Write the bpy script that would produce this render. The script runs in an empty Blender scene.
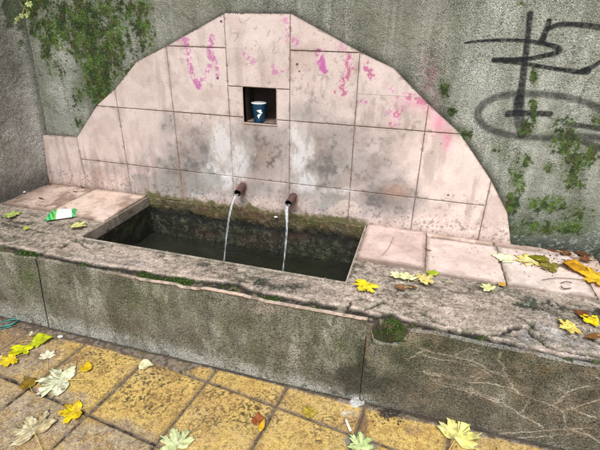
import bpy, math, random
import numpy as np
from mathutils import Vector, Matrix, Euler
random.seed(7); RNG = np.random.default_rng(11)
sc = bpy.context.scene
COL = sc.collection
# ------------------------------------------------------------------ camera
ZL = 0.3715                      # height of the basin ledge above the pavement
CAM = np.array([.8851, -1.8825, .8813 + ZL]); YAW, PIT, ROL, F = -.2746, -.4453, .0185, 423.56
def basis():
    f = np.array([math.sin(YAW)*math.cos(PIT), math.cos(YAW)*math.cos(PIT), math.sin(PIT)])
    r0 = np.array([math.cos(YAW), -math.sin(YAW), 0]); u0 = np.cross(r0, f)
    return r0*math.cos(ROL)+u0*math.sin(ROL), -r0*math.sin(ROL)+u0*math.cos(ROL), f
CR, CU, CF = basis()
cd = bpy.data.cameras.new('camera'); cam = bpy.data.objects.new('camera', cd); COL.objects.link(cam)
cd.sensor_width = 36; cd.lens = F/600*36; cd.clip_start = .02; cd.clip_end = 300
m = Matrix.Identity(4)
for i in range(3):
    m[i][0], m[i][1], m[i][2], m[i][3] = CR[i], CU[i], -CF[i], CAM[i]
cam.matrix_world = m; sc.camera = cam
# surface coordinates measured on the photograph -> metres on a real plane
def hit(u, v, ax, val):
    d = CF + CR*(u-300)/F - CU*(v-225)/F
    return CAM + d*((val-CAM[ax])/d[ax])
TH, GX, GY, GS = -.1148, -.1055, -1.0689, .2952   # paving grid
YF = -.7374                                        # front face of the basin block
XS = -1.196                                        # side wall
cT, sT = math.cos(TH), math.sin(TH)
def W(u, v): h = hit(u, v, 1, 0.); return (h[0], h[2]-ZL)
def T(u, v): h = hit(u, v, 2, ZL); return (h[0], h[1])
def FR(u, v): h = hit(u, v, 1, YF); return (h[0], h[2]-ZL)
def G(u, v):
    h = hit(u, v, 2, 0.); dx, dy = h[0]-GX, h[1]-GY
    return (cT*dx+sT*dy, -sT*dx+cT*dy)
def SW(u, v): h = hit(u, v, 0, XS); return (h[1], h[2]-ZL)
# ------------------------------------------------------------------ numpy noise
def _h(ix, iy, s):
    n = (ix.astype(np.int64)*374761393 + iy.astype(np.int64)*668265263 + s*974711) & 0xffffffff
    n = ((n ^ (n >> 13))*1274126177) & 0xffffffff
    return ((n ^ (n >> 16)) & 0xffff)/65535.
def vn(x, y, s=0):
    ix, iy = np.floor(x), np.floor(y); fx, fy = x-ix, y-iy
    fx = fx*fx*fx*(fx*(fx*6-15)+10); fy = fy*fy*fy*(fy*(fy*6-15)+10)
    a = _h(ix, iy, s); b = _h(ix+1, iy, s); c = _h(ix, iy+1, s); d = _h(ix+1, iy+1, s)
    return (a*(1-fx)+b*fx)*(1-fy)+(c*(1-fx)+d*fx)*fy
def fbm(x, y, f=1., o=4, s=0, g=.5):
    t = np.zeros_like(x); a = 1.; n = 0.
    for k in range(o):
        xr = x*math.cos(.6*k+.3*s)-y*math.sin(.6*k+.3*s); yr = x*math.sin(.6*k+.3*s)+y*math.cos(.6*k+.3*s)
        t += a*vn(xr*f+17.3*k, yr*f+5.1*k, s*13+k); n += a; a *= g; f *= 2.03
    return t/n
def ss(a, b, x):
    t = np.clip((x-a)/(b-a), 0, 1); return t*t*(3-2*t)
def lin(c):
    c = np.array(c, float)/255.; return np.where(c <= .04045, c/12.92, ((c+.055)/1.055)**2.4)
def pdist(a, b, pts, ws=None):
    """distance to a polyline; with widths, distance minus the local half width"""
    best = np.full(a.shape, 1e9)
    for i in range(len(pts)-1):
        (x0, y0), (x1, y1) = pts[i], pts[i+1]; dx, dy = x1-x0, y1-y0; L = dx*dx+dy*dy+1e-12
        t = np.clip(((a-x0)*dx+(b-y0)*dy)/L, 0, 1)
        d = np.hypot(a-x0-t*dx, b-y0-t*dy)
        if ws is not None: d = d-(ws[i]*(1-t)+ws[i+1]*t)
        best = np.minimum(best, d)
    return best
def inpoly(a, b, P):
    r = np.zeros(a.shape, bool); n = len(P)
    for i in range(n):
        x0, y0 = P[i]; x1, y1 = P[(i+1) % n]
        if y0 == y1: continue
        c = ((y0 > b) != (y1 > b)) & (a < (x1-x0)*(b-y0)/(y1-y0)+x0); r ^= c
    return r
def smooth(pts, n=4):
    """Catmull-Rom resampling of a hand-drawn line"""
    P = [np.array(p, float) for p in pts]; P = [2*P[0]-P[1]]+P+[2*P[-1]-P[-2]]; out = []
    for i in range(1, len(P)-2):
        for k in range(n):
            t = k/n; a, b, c, d = P[i-1:i+3]
            out.append(tuple(.5*((2*b)+(-a+c)*t+(2*a-5*b+4*c-d)*t*t+(-a+3*b-3*c+d)*t**3)))
    out.append(tuple(P[-2])); return out
class Paint:
    def __init__(s, a, b, plane, base):
        s.a, s.b, s.pl = a, b, plane
        s.col = np.ones((len(a), 3))*lin(base); s.h = np.zeros(len(a)); s.grain = np.ones(len(a)); s.wet = np.zeros(len(a)); s.moss = np.zeros(len(a))
    def mix(s, m, c, srgb=True):
        c = lin(c) if srgb else c
        m = np.clip(m, 0, 1)[:, None]; s.col = s.col*(1-m)+c*m
    def mul(s, f): s.col = s.col*f[:, None]
    def fb(s, f, o=4, seed=0, sx=1., sy=1.): return fbm(s.a*sx, s.b*sy, f, o, seed)
    def z(s, f, o=4, seed=0, sx=1., sy=1.): return (fbm(s.a*sx, s.b*sy, f, o, seed)-.5)*2.6
    def ell(s, L):
        t = np.zeros(len(s.a))
        for e in L:
            u, v, ru, rv = e[:4]; amp = e[4] if len(e) > 4 else 1.
            a0, b0 = s.pl(u, v); a1, b1 = s.pl(u+ru, v); a2, b2 = s.pl(u, v+rv)
            # local linear frame so that slanted axes follow the surface
            M = np.array([[a1-a0, a2-a0], [b1-b0, b2-b0]]); I = np.linalg.inv(M)
            p = I[0, 0]*(s.a-a0)+I[0, 1]*(s.b-b0); q = I[1, 0]*(s.a-a0)+I[1, 1]*(s.b-b0)
            t = np.maximum(t, amp*np.exp(-(p*p+q*q)))
        return t
    def line(s, pts, w, soft, jit=0., ws=None, n=4):
        P = smooth([s.pl(*p) for p in pts], n)
        if ws is not None:
            W2 = np.interp(np.linspace(0, len(pts)-1, len(P)), np.arange(len(pts)), ws)
        else: W2 = [w]*len(P)
        a, b = s.a, s.b
        if jit: a = a+jit*(s.z(60, 3, 91)); b = b+jit*(s.z(60, 3, 92))
        return 1-ss(0, soft, pdist(a, b, P, W2))
# ------------------------------------------------------------------ mesh helpers
def tag(o, label=None, cat=None, group=None, kind=None):
    if label: o['label'] = label
    if cat: o['category'] = cat
    if group: o['group'] = group
    if kind: o['kind'] = kind
    return o
def mesh_obj(name, co, faces, mat, parent=None, smooth_=True):
    me = bpy.data.meshes.new(name); co = np.asarray(co, np.float32); 
    me.vertices.add(len(co)); me.vertices.foreach_set('co', co.ravel())
    lens = np.array([len(f) for f in faces]) if not isinstance(faces, np.ndarray) else np.full(len(faces), faces.shape[1])
    idx = faces.ravel() if isinstance(faces, np.ndarray) else np.concatenate([np.asarray(f) for f in faces])
    me.loops.add(len(idx)); me.loops.foreach_set('vertex_index', idx.astype(np.int32))
    me.polygons.add(len(lens)); me.polygons.foreach_set('loop_start', np.concatenate([[0], np.cumsum(lens)[:-1]]).astype(np.int32))
    me.update(calc_edges=True); me.validate()
    me.polygons.foreach_set('use_smooth', np.full(len(me.polygons), smooth_))
    if mat: me.materials.append(mat)
    o = bpy.data.objects.new(name, me); COL.objects.link(o)
    if parent: o.parent = parent
    return o
def attrs(o, col=None, **fl):
    me = o.data
    if col is not None:
        A = me.color_attributes.new('Col', 'FLOAT_COLOR', 'POINT')
        A.data.foreach_set('color', np.hstack([np.clip(col, 0, 1), np.ones((len(col), 1))]).astype(np.float32).ravel())
    for k, v in fl.items():
        A = me.attributes.new(k, 'FLOAT', 'POINT'); A.data.foreach_set('value', np.asarray(v, np.float32))
def axis(lo, hi, step, extra=(), far_lo=None, far_hi=None, farstep=.08):
    n = max(2, int(round((hi-lo)/step))+1); A = np.linspace(lo, hi, n)
    for e in extra:
        if lo < e < hi:
            i = np.argmin(abs(A-e)); A[i] = e
    if extra:
        E = np.array([e for e in extra if lo < e < hi]); A = np.unique(np.concatenate([A, E])); 
        keep = np.concatenate([[True], np.diff(A) > 4e-4]); A = A[keep]
    if far_lo is not None: A = np.concatenate([np.arange(far_lo, lo-farstep*.3, farstep), A])
    if far_hi is not None: A = np.concatenate([A, np.arange(hi+farstep, far_hi+farstep, farstep)])
    return A
def surface(name, A, B, plane, base, paint, pos, mat, parent=None, keep=None, snap=None, skirt=None, hidden_edge=None):
    """painted relief on a grid: paint(Paint) fills colour and height; pos(a,b,h) gives metres; skirt = vector the borders are extruded along"""
    nb, na = len(B), len(A); a, b = np.meshgrid(A, B); a = a.ravel(); b = b.ravel()
    if snap is not None: a, b = snap(a, b)
    P = Paint(a, b, plane, base); paint(P)
    co = np.stack(pos(a, b, P.h), 1)
    i = np.arange((nb-1)*(na-1)); r, c = i//(na-1), i % (na-1); v = r*na+c
    q = np.stack([v, v+1, v+na+1, v+na], 1)
    if keep is not None:
        k = keep(a, b); q = q[k[q].all(1)] if k.dtype == bool and len(k) == len(a) else q[k[i]]
    used = np.unique(q); rm = np.full(len(a), -1); rm[used] = np.arange(len(used)); q = rm[q]
    co = co[used]; col, gr, wt, mo = P.col[used], P.grain[used], P.wet[used], P.moss[used]
    if skirt is not None:
        e = np.concatenate([q[:, [0, 1]], q[:, [1, 2]], q[:, [2, 3]], q[:, [3, 0]]]); se = np.sort(e, 1)
        key = se[:, 0].astype(np.int64)*len(co)+se[:, 1]; _, inv, cnt = np.unique(key, return_inverse=True, return_counts=True)
        be = e[cnt[inv] == 1]; n0 = len(co); bv = np.unique(be); mp = np.full(n0, -1); mp[bv] = np.arange(len(bv))
        k = len(bv); co = np.concatenate([co, co[bv], co[bv]+np.array(skirt)])
        f2 = np.stack([mp[be[:, 1]]+n0, mp[be[:, 0]]+n0, mp[be[:, 0]]+n0+k, mp[be[:, 1]]+n0+k], 1)
        q = np.concatenate([q, f2]); col = np.concatenate([col, col[bv], col[bv]*.8]); gr = np.concatenate([gr, gr[bv], gr[bv]]); wt = np.concatenate([wt, wt[bv], wt[bv]]); mo = np.concatenate([mo, mo[bv], mo[bv]])
    o = mesh_obj(name, co, q, mat, parent); attrs(o, col, grain=gr, wet=wt, moss=mo)
    o['_p'] = 0; del o['_p']
    return o, P
def empty(name, loc=(0, 0, 0)):
    o = bpy.data.objects.new(name, None); COL.objects.link(o); o.location = loc; o.empty_display_size = .05; return o
# ------------------------------------------------------------------ materials
def newmat(name):
    m = bpy.data.materials.new(name); m.use_nodes = True; nt = m.node_tree; b = nt.nodes['Principled BSDF']; return m, nt, b
def N(nt, t, **k):
    n = nt.nodes.new(t)
    for a, v in k.items(): setattr(n, a, v)
    return n
def stone(name, scale=170., K=.55, bump=.003, rough=.85, big=25., bigK=.12, vor=True, dark=None, fine=600., pits=.55):
    m, nt, b = newmat(name); L = nt.links.new
    co = N(nt, 'ShaderNodeTexCoord'); col = N(nt, 'ShaderNodeAttribute', attribute_name='Col'); gr = N(nt, 'ShaderNodeAttribute', attribute_name='grain')
    we = N(nt, 'ShaderNodeAttribute', attribute_name='wet')
    n1 = N(nt, 'ShaderNodeTexNoise'); n1.inputs['Scale'].default_value = scale; n1.inputs['Detail'].default_value = 3; n1.inputs['Roughness'].default_value = .65
    n2 = N(nt, 'ShaderNodeTexNoise'); n2.inputs['Scale'].default_value = big; n2.inputs['Detail'].default_value = 5; n2.inputs['Roughness'].default_value = .6
    v = N(nt, 'ShaderNodeTexVoronoi'); v.inputs['Scale'].default_value = scale*1.0
    n3 = N(nt, 'ShaderNodeTexNoise'); n3.inputs['Scale'].default_value = fine; n3.inputs['Detail'].default_value = 2
    for n in (n1, n2, v, n3): L(co.outputs['Object'], n.inputs['Vector'])
    def math_(op, a, b_, c=None):
        n = N(nt, 'ShaderNodeMath', operation=op)
        for i, x in enumerate((a, b_, c)):
            if x is None: continue
            if isinstance(x, (int, float)): n.inputs[i].default_value = x
            else: L(x, n.inputs[i])
        return n.outputs[0]
    # contrasty speckle centred on 0
    s1 = N(nt, 'ShaderNodeMapRange'); s1.inputs['From Min'].default_value = .36; s1.inputs['From Max'].default_value = .64; s1.inputs['To Min'].default_value = -1; s1.inputs['To Max'].default_value = 1
    L(n1.outputs['Fac'], s1.inputs['Value'])
    vc = N(nt, 'ShaderNodeSeparateColor'); L(v.outputs['Color'], vc.inputs[0])
    s2 = math_('MULTIPLY_ADD', vc.outputs[0], 2., -1.)
    s = math_('ADD', math_('MULTIPLY', s1.outputs[0], .7), math_('MULTIPLY', s2, .45 if vor else 0.))
    s = math_('MULTIPLY', s, gr.outputs['Fac']); s = math_('MULTIPLY', s, K)
    pit = math_('MULTIPLY', math_('GREATER_THAN', vc.outputs[1], .74), math_('LESS_THAN', v.outputs['Distance'], .48))
    pit = math_('MULTIPLY', pit, math_('MULTIPLY', gr.outputs['Fac'], -pits)); s = math_('ADD', s, pit)
    bg = math_('MULTIPLY', math_('SUBTRACT', n2.outputs['Fac'], .5), bigK*4)
    f = math_('ADD', math_('ADD', s, bg), 1.); f = math_('MAXIMUM', f, .12)
    f = math_('MULTIPLY', f, math_('MULTIPLY_ADD', n3.outputs['Fac'], .5, .75))
    mul = N(nt, 'ShaderNodeVectorMath', operation='SCALE'); L(col.outputs['Color'], mul.inputs[0]); L(f, mul.inputs['Scale'])
    L(mul.outputs[0], b.inputs['Base Color'])
    r = math_('MULTIPLY_ADD', we.outputs['Fac'], -.6, rough); r = math_('ADD', r, math_('MULTIPLY', s1.outputs[0], .06)); L(r, b.inputs['Roughness'])
    b.inputs['Specular IOR Level'].default_value = .35
    hsum = math_('ADD', math_('MULTIPLY', s1.outputs[0], .5), math_('MULTIPLY', v.outputs['Distance'], -1. if vor else 0.))
    hsum = math_('MULTIPLY', hsum, math_('ADD', gr.outputs['Fac'], .15)); hsum = math_('ADD', hsum, math_('MULTIPLY', n3.outputs['Fac'], .3))
    bp = N(nt, 'ShaderNodeBump'); bp.inputs['Strength'].default_value = .8; bp.inputs['Distance'].default_value = bump; L(hsum, bp.inputs['Height']); L(bp.outputs[0], b.inputs['Normal'])
    return m
M_WALL = stone('roughcast_concrete', 205, .48, .003, .92, 7, .26, pits=.42)
M_TILE = stone('pink_stone_tile', 300, .14, .0005, .55, 12, .10, False, pits=.10)
M_MORTAR = stone('old_mortar', 190, .34, .0025, .8, 24, .26, pits=.4)
M_FRONT = stone('exposed_aggregate_panel', 210, .7, .0028, .8, 10, .2, pits=.42)
M_PAVE = stone('yellow_paving', 240, .28, .0014, .6, 10, .12, pits=.4)
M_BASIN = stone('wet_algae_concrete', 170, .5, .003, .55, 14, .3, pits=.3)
def leafmat():
    m, nt, b = newmat('fallen_leaf'); L = nt.links.new
    oc = N(nt, 'ShaderNodeAttribute', attribute_name='Col'); co = N(nt, 'ShaderNodeTexCoord')
    n = N(nt, 'ShaderNodeTexNoise'); n.inputs['Scale'].default_value = 60; n.inputs['Detail'].default_value = 4
    L(co.outputs['Object'], n.inputs['Vector'])
    mr = N(nt, 'ShaderNodeMapRange'); mr.inputs['From Min'].default_value = .3; mr.inputs['From Max'].default_value = .7; mr.inputs['To Min'].default_value = .72; mr.inputs['To Max'].default_value = 1.18; L(n.outputs['Fac'], mr.inputs['Value'])
    s = N(nt, 'ShaderNodeVectorMath', operation='SCALE'); L(oc.outputs['Color'], s.inputs[0]); L(mr.outputs[0], s.inputs['Scale']); L(s.outputs[0], b.inputs['Base Color'])
    b.inputs['Roughness'].default_value = .45; b.inputs['Specular IOR Level'].default_value = .4
    bp = N(nt, 'ShaderNodeBump'); bp.inputs['Strength'].default_value = .5; bp.inputs['Distance'].default_value = .001; L(n.outputs['Fac'], bp.inputs['Height']); L(bp.outputs[0], b.inputs['Normal'])
    tr = N(nt, 'ShaderNodeBsdfTranslucent'); L(s.outputs[0], tr.inputs['Color']); mx = N(nt, 'ShaderNodeMixShader'); mx.inputs[0].default_value = .25
    L(b.outputs[0], mx.inputs[1]); L(tr.outputs[0], mx.inputs[2]); L(mx.outputs[0], nt.nodes['Material Output'].inputs['Surface'])
    return m
M_LEAF = leafmat()
def plain(name, c, rough=.6, var=.2, scale=40., metal=0., bump=.0):
    m, nt, b = newmat(name); L = nt.links.new; c = lin(c)
    co = N(nt, 'ShaderNodeTexCoord'); n = N(nt, 'ShaderNodeTexNoise'); n.inputs['Scale'].default_value = scale; n.inputs['Detail'].default_value = 5; L(co.outputs['Object'], n.inputs['Vector'])
    r = N(nt, 'ShaderNodeValToRGB'); r.color_ramp.elements[0].position = .3; r.color_ramp.elements[1].position = .7
    r.color_ramp.elements[0].color = (*(c*(1-var)), 1); r.color_ramp.elements[1].color = (*np.clip(c*(1+var), 0, 1), 1)
    L(n.outputs['Fac'], r.inputs[0]); L(r.outputs[0], b.inputs['Base Color']); b.inputs['Roughness'].default_value = rough; b.inputs['Metallic'].default_value = metal
    if bump:
        bp = N(nt, 'ShaderNodeBump'); bp.inputs['Distance'].default_value = bump; L(n.outputs['Fac'], bp.inputs['Height']); L(bp.outputs[0], b.inputs['Normal'])
    return m
# ------------------------------------------------------------------ wall behind (x, z)
OUT = [W(*p) for p in [(40.7, 134.3), (78.7, 137.3), (99, 105), (117.3, 88.3), (138.3, 61.7), (167.3, 46.7), (226.7, 13.3), (291.5, 14), (360.5, 52.3), (394, 68.7), (428, 104), (458.3, 131.7), (471, 150), (490.7, 180), (506.7, 211.7), (511, 241.7)]]
OUT[-1] = (OUT[-1][0], 0.); OUT = smooth(OUT[:2], 1)+OUT[2:]
PANEL = OUT+[(XS+.012, 0.)]; PANEL[0] = (XS+.012, PANEL[0][1])
GRAF = [([(465, 43), (480, 41), (510, 40), (535, 42), (556, 47), (559, 51), (548, 55), (525, 59), (494, 60)], [.8, 1.2, 1.6, 2, 2.4, 3, 2.4, 2.2, 2.6], 1.2, .93),
        ([(494, 60), (520, 63), (550, 68), (580, 72), (587, 71)], [2.6, 2, 2, 2.4, 4], 1.2, .93),
        ([(583, 71), (592, 67), (602, 61)], [3.4, 2, 2], 1.2, .9),
        ([(530, 14), (528, 35), (525, 60), (522, 85), (519, 104)], [2.8, 2.2, 2.8, 3.2, 4.2], 2.2, .88),
        ([(519, 100), (519, 118), (522, 134)], [5, 4.5, 4], 4, .82),
        ([(549, 21), (546, 31), (541, 42)], [2.4, 2.8, 3.2], 1.4, .92),
        ([(548, 29), (558, 25), (575, 24.5), (604, 28)], [1.8, 2, 2.2, 2.6], 1.8, .9),
        ([(604, 110), (585, 102), (565, 97), (540, 94), (512, 94), (492, 99), (480, 108), (478, 117), (485, 126), (500, 133), (522, 137), (550, 138), (575, 136), (604, 138)], [2.2, 1.8, 1.8, 1.8, 2, 2.2, 2.6, 2.8, 2.4, 2, 1.8, 1.8, 1.8, 1.6], 5, .74),
        ([(508, 114), (522, 113), (550, 114)], [3.5, 3, 2.6], 2.2, .9),
        ([(567, 123.5), (582, 126), (604, 129)], [2, 2.4, 2.6], 2, .82),
        ([(584, 142), (592, 145), (604, 149)], [2.2, 2.6, 3], 3, .75)]
PX = W(501, 100)[0]-W(500, 100)[0]          # metres per photo pixel on the wall
def wall_paint(p):
    a, b = p.a, p.b
    n = p.fb(3, 5, 1); n2 = p.fb(9, 5, 2); st = p.fb(5, 4, 3, 2.4, .45)
    p.mix(.7*ss(-.3, .5, p.z(2.2, 5, 1)), (128, 130, 114)); p.mix(.55*ss(.1, .7, p.z(7, 5, 3, 2.2, .35)), (104, 107, 94)); p.mix(.45*ss(.1, .7, p.z(5, 5, 30, 1.8, .4)), (182, 184, 174)); p.mix(.4*ss(.3, .6, p.z(26, 4, 32)), (116, 118, 104))
    # weathered lighter fields
    p.mix(.8*p.ell([(62, 92, 18, 50), (42, 40, 12, 35, .5), (150, 20, 40, 25, .35)])*ss(.25, .6, n2+.1), (176, 180, 172))
    p.mix(.95*p.ell([(482, 95, 22, 48), (500, 20, 25, 30, .8), (560, 110, 60, 60, .85), (580, 50, 50, 50, .7), (500, 165, 35, 30, .8), (545, 195, 40, 35, .6), (590, 180, 30, 60, .6)])*ss(.3, .62, n2*.6+st*.4+.12), (178, 182, 172))
    p.mix(.8*p.ell([(506, 8, 7, 14), (478, 70, 10, 50, .5)])*ss(.3, .55, n2), (205, 208, 200))
    p.mix(.5*p.ell([(400, 25, 80, 36), (205, 5, 50, 22), (350, 10, 60, 22), (440, 60, 22, 35)]), (116, 117, 100))
    p.mix(.4*ss(.1, .6, p.z(9, 4, 33, 3., .12)), (108, 110, 98)); p.mix(.3*ss(.2, .6, p.z(14, 4, 34, 2.5, .15)), (186, 188, 180)); pa = ss(.1, .16, p.z(2.6, 3, 35, 1., 1.3)); p.mix(.18*pa, (120, 118, 106)); p.grain *= 1-.35*pa; p.mix(.5*(1-ss(0, .012, abs(p.z(1.7, 5, 36))))*ss(.0, .3, p.z(2, 2, 37)), (70, 70, 62))
    # dirt above the tile outline
    d = pdist(a, b, OUT); p.mix(.75*(1-ss(.0, .05, d+.03*(n2-.5)))*ss(-1, 1.2, a)*ss(.3, .6, n2+.15), (62, 64, 52))
    p.mix(.6*(1-ss(.0, .022, d)), (60, 58, 50))
    # foot of the wall, damp and dark
    p.mix(.85*(1-ss(.0, .12, b+.07*(n2-.5)))*ss(1., 1.3, a), (52, 62, 54)); p.mix(.5*(1-ss(.05, .33, b+.1*(n-.5)))*ss(1., 1.3, a)*ss(.4, .6, n2), (70, 84, 68))
    p.mix(.7*ss(.35, .5, p.z(90, 3, 19))*(1-ss(.1, .2, b))*ss(1., 1.3, a), (150, 158, 150))
    # magenta overspray
    p.mix(.6*p.ell([(429, 74, 8, 17), (436, 92, 7, 14, .6)])*ss(.3, .7, p.fb(40, 3, 8)+.1), (168, 112, 130))
    # moss
    D = p.ell([(30, 4, 22, 20, 1.05), (40, 26, 18, 16, .85), (52, 40, 14, 18, .8), (120, 10, 26, 16, .8), (92, 88, 10, 22, .8), (34, 6, 20, 16, .95), (60, 22, 24, 24), (85, 28, 26, 36, 1.15), (98, 60, 22, 40, 1.1), (113, 45, 16, 42, 1.05), (143, 28, 12, 30, .85), (140, 8, 14, 14, .85), (80, 92, 10, 22, .75), (100, 92, 18, 15, 1.), (80, 122, 10, 12, .6), (48, 50, 12, 18, .65), (60, 70, 14, 20, .5), (125, 70, 14, 14, .7), (40, 85, 8, 30, .3),
               (445, 92, 7, 13, .9), (452, 110, 8, 10, .65), (464, 135, 10, 10, .8), (534, 76, 5, 14, .95), (534, 110, 5, 22, .9), (526, 128, 7, 11, .9), (567, 143, 18, 22, 1.), (575, 158, 20, 12, .95), (572, 178, 16, 16, .8), (518, 178, 9, 24, .95), (513, 205, 10, 14, .95), (525, 163, 8, 10, .8), (550, 168, 10, 8, .8), (545, 205, 40, 12, .78), (592, 155, 12, 14, .85), (520, 2, 5, 5, .9), (548, 228, 55, 10, .8), (580, 215, 30, 12, .72), (500, 150, 20, 20, .4), (600, 120, 14, 10, .6), (470, 20, 40, 20, .2)])
    nn = .5*p.z(34, 4, 5, 1.25, .75)+.45*p.z(120, 3, 6)+.25*p.z(12, 3, 16, 1.3, .6)
    mo = ss(.44, .60, D*.74+nn*.58+.07)*ss(.12, .3, D)
    p.mix(.6*ss(.15, .7, D+.3*p.z(14, 3, 9)), (92, 104, 76))
    g = p.z(30, 4, 7)+.5*p.z(90, 3, 18)
    gg = ss(-.5, .5, g)[:, None]; mc = lin((38, 58, 20))*(1-gg)+lin((84, 110, 42))*gg
    br = (.6*ss(.1, .4, p.z(34, 4, 17)))[:, None]; mc = mc*(1-br)+lin((78, 66, 38))*br
    p.mix(mo*.9, mc, False); p.moss = mo
    # spray paint lines
    for pts, ws, soft, op in GRAF:
        mk = p.line(pts, 0, soft*.8*PX, .0, [w*.84*PX for w in ws]); mk = mk*(.82+.18*ss(.35, .6, p.fb(120, 2, 31)))
        p.mix(np.minimum(op*1.08, 1)*mk*(1-.75*mo), (26, 29, 32)); p.grain *= 1-.5*op*mk
    p.h = (.004*(p.fb(6, 4, 21)-.5)+.0035*(p.fb(60, 3, 22)-.5)+.0025*mo*p.fb(130, 2, 23))
    # hairline settlement crack
    ck = p.line([(408, 36), (440, 78), (470, 120), (500, 175), (512, 205)], 0.0002, .004, .006)*0
    p.h -= .002*ck
def wall_pos(a, b, h): return a, -h-0*a, b+ZL
wx = axis(XS-.02, 1.75, .0033, far_hi=4.2); wz = axis(-.02, .985, .0033, far_hi=2.2, farstep=.06)
wz = np.concatenate([[-ZL], wz])
wall, WP = surface('concrete_wall', wx, wz, W, (150, 152, 142), wall_paint, wall_pos, M_WALL)
def backing(root, x0, x1, y0, y1, z0, z1, name='wall_core'):
    co = [(x, y, z) for x in (x0, x1) for y in (y0, y1) for z in (z0, z1)]
    f = [(0, 1, 3, 2), (4, 6, 7, 5), (0, 4, 5, 1), (2, 3, 7, 6), (0, 2, 6, 4), (1, 5, 7, 3)]
    o = mesh_obj(name, co, f, None, root, False); o.data.materials.append(M_CORE); return o
M_CORE = plain('bare_concrete', (120, 120, 110), .9, .2, 12)
tag(wall, 'tall grey roughcast wall with black spray graffiti and green moss behind the tiled fountain', 'wall')
backing(wall, XS-.3, 4.25, .16, .3, 0, 2.25)
# ------------------------------------------------------------------ side wall on the left (y, z)
def side_paint(p):
    n = p.fb(3, 5, 41); n2 = p.fb(11, 4, 42)
    p.mix(.6*ss(.35, .65, n), (142, 140, 132)); p.mix(.5*ss(.45, .7, n2), (134, 134, 124))
    p.mix(.65*(1-ss(.0, .2, p.b+.1*(n2-.5))), (78, 74, 68))
    p.mix(.5*ss(.55, .75, p.b+.25*(n-.5)), (120, 122, 112))
    D = ss(.5, 1., p.b)*np.exp(-((p.a+.02)/.1)**2); mo = ss(.5, .62, D*.6+p.fb(40, 4, 44)*.5-.08); p.mix(mo*.8, (58, 78, 36)); p.moss = mo
    p.mix(.8*(1-ss(0, .03, -p.a)), (84, 88, 76))
    p.h = .006*(p.fb(5, 4, 45)-.5)+.004*(p.fb(60, 3, 46)-.5)
def side_pos(a, b, h):
    r = np.clip(-a, 0, 1); fil = .055*np.exp(-r/.03)*ss(.0, .5, b+.12)      # rounded inner corner
    return XS+.055*np.clip(b, -.4, 1.2)+h+fil, a, b+ZL
sy = np.concatenate([np.arange(-3., -.46, .06), np.arange(-.45, .0005, .0033)]); sz = np.concatenate([[-ZL, -.3, -.2, -.1], np.arange(-.05, .98, .0033), np.arange(1., 2.2, .05)])
side, _ = surface('side_wall', sy, sz, SW, (178, 176, 170), side_paint, side_pos, M_WALL)
tag(side, 'plain dark grey roughcast side wall meeting the fountain at its left end', 'wall')
backing(side, XS-.3, XS-.2, -3., .16, 0, 2.25)
# ------------------------------------------------------------------ fountain
fountain = empty('wall_fountain', (.1, -.37, 0)); FO = fountain
tag(fountain, 'old street fountain with stepped pink tiled back, two spouts and a long concrete basin', 'fountain')
def part(o, parent=FO):
    o.parent = parent
    if parent is FO: o.matrix_parent_inverse = Matrix.Translation(-Vector(FO.location))
    return o
VJ = {'-.9215': (0, .293), '-.6218': (0, .568), '-.3': (0, .772), '0': (0, .914), '.3': (0, .914), '.6': (0, .775), '.9': (0, .586), '1.199': (0, .287)}
ZH = [.7742, .4748, .1728]
HJ = [(.7742, -.305, 0), (.7742, .3, .602), (.4748, -.75, .075), (.4748, .238, 1.045), (.1728, -.9215, 1.199), (.6125, 0, .3)]
NX0, NX1, NZ0, NZ1 = .0755, .2375, .4515, .6125
JW = .0013
def joint_mask(a, b):
    m = np.zeros(len(a), bool)
    for k, (z0, z1) in VJ.items():
        x = float(k); m |= (abs(a-x) < JW+1e-4) & (b <= z1+.002)
        if k == '0' or k == '.3': pass
    m2 = np.zeros(len(a), bool)
    for z, x0, x1 in HJ: m2 |= (abs(b-z) < JW+1e-4) & (a >= x0-.002) & (a <= x1+.002)
    return m | m2
def tile_id(a, b):
    i = np.searchsorted(np.array(sorted(float(k) for k in VJ)), a); j = np.searchsorted(np.array([.1728, .4748, .6125, .7742]), b)
    return i*7+j
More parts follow.
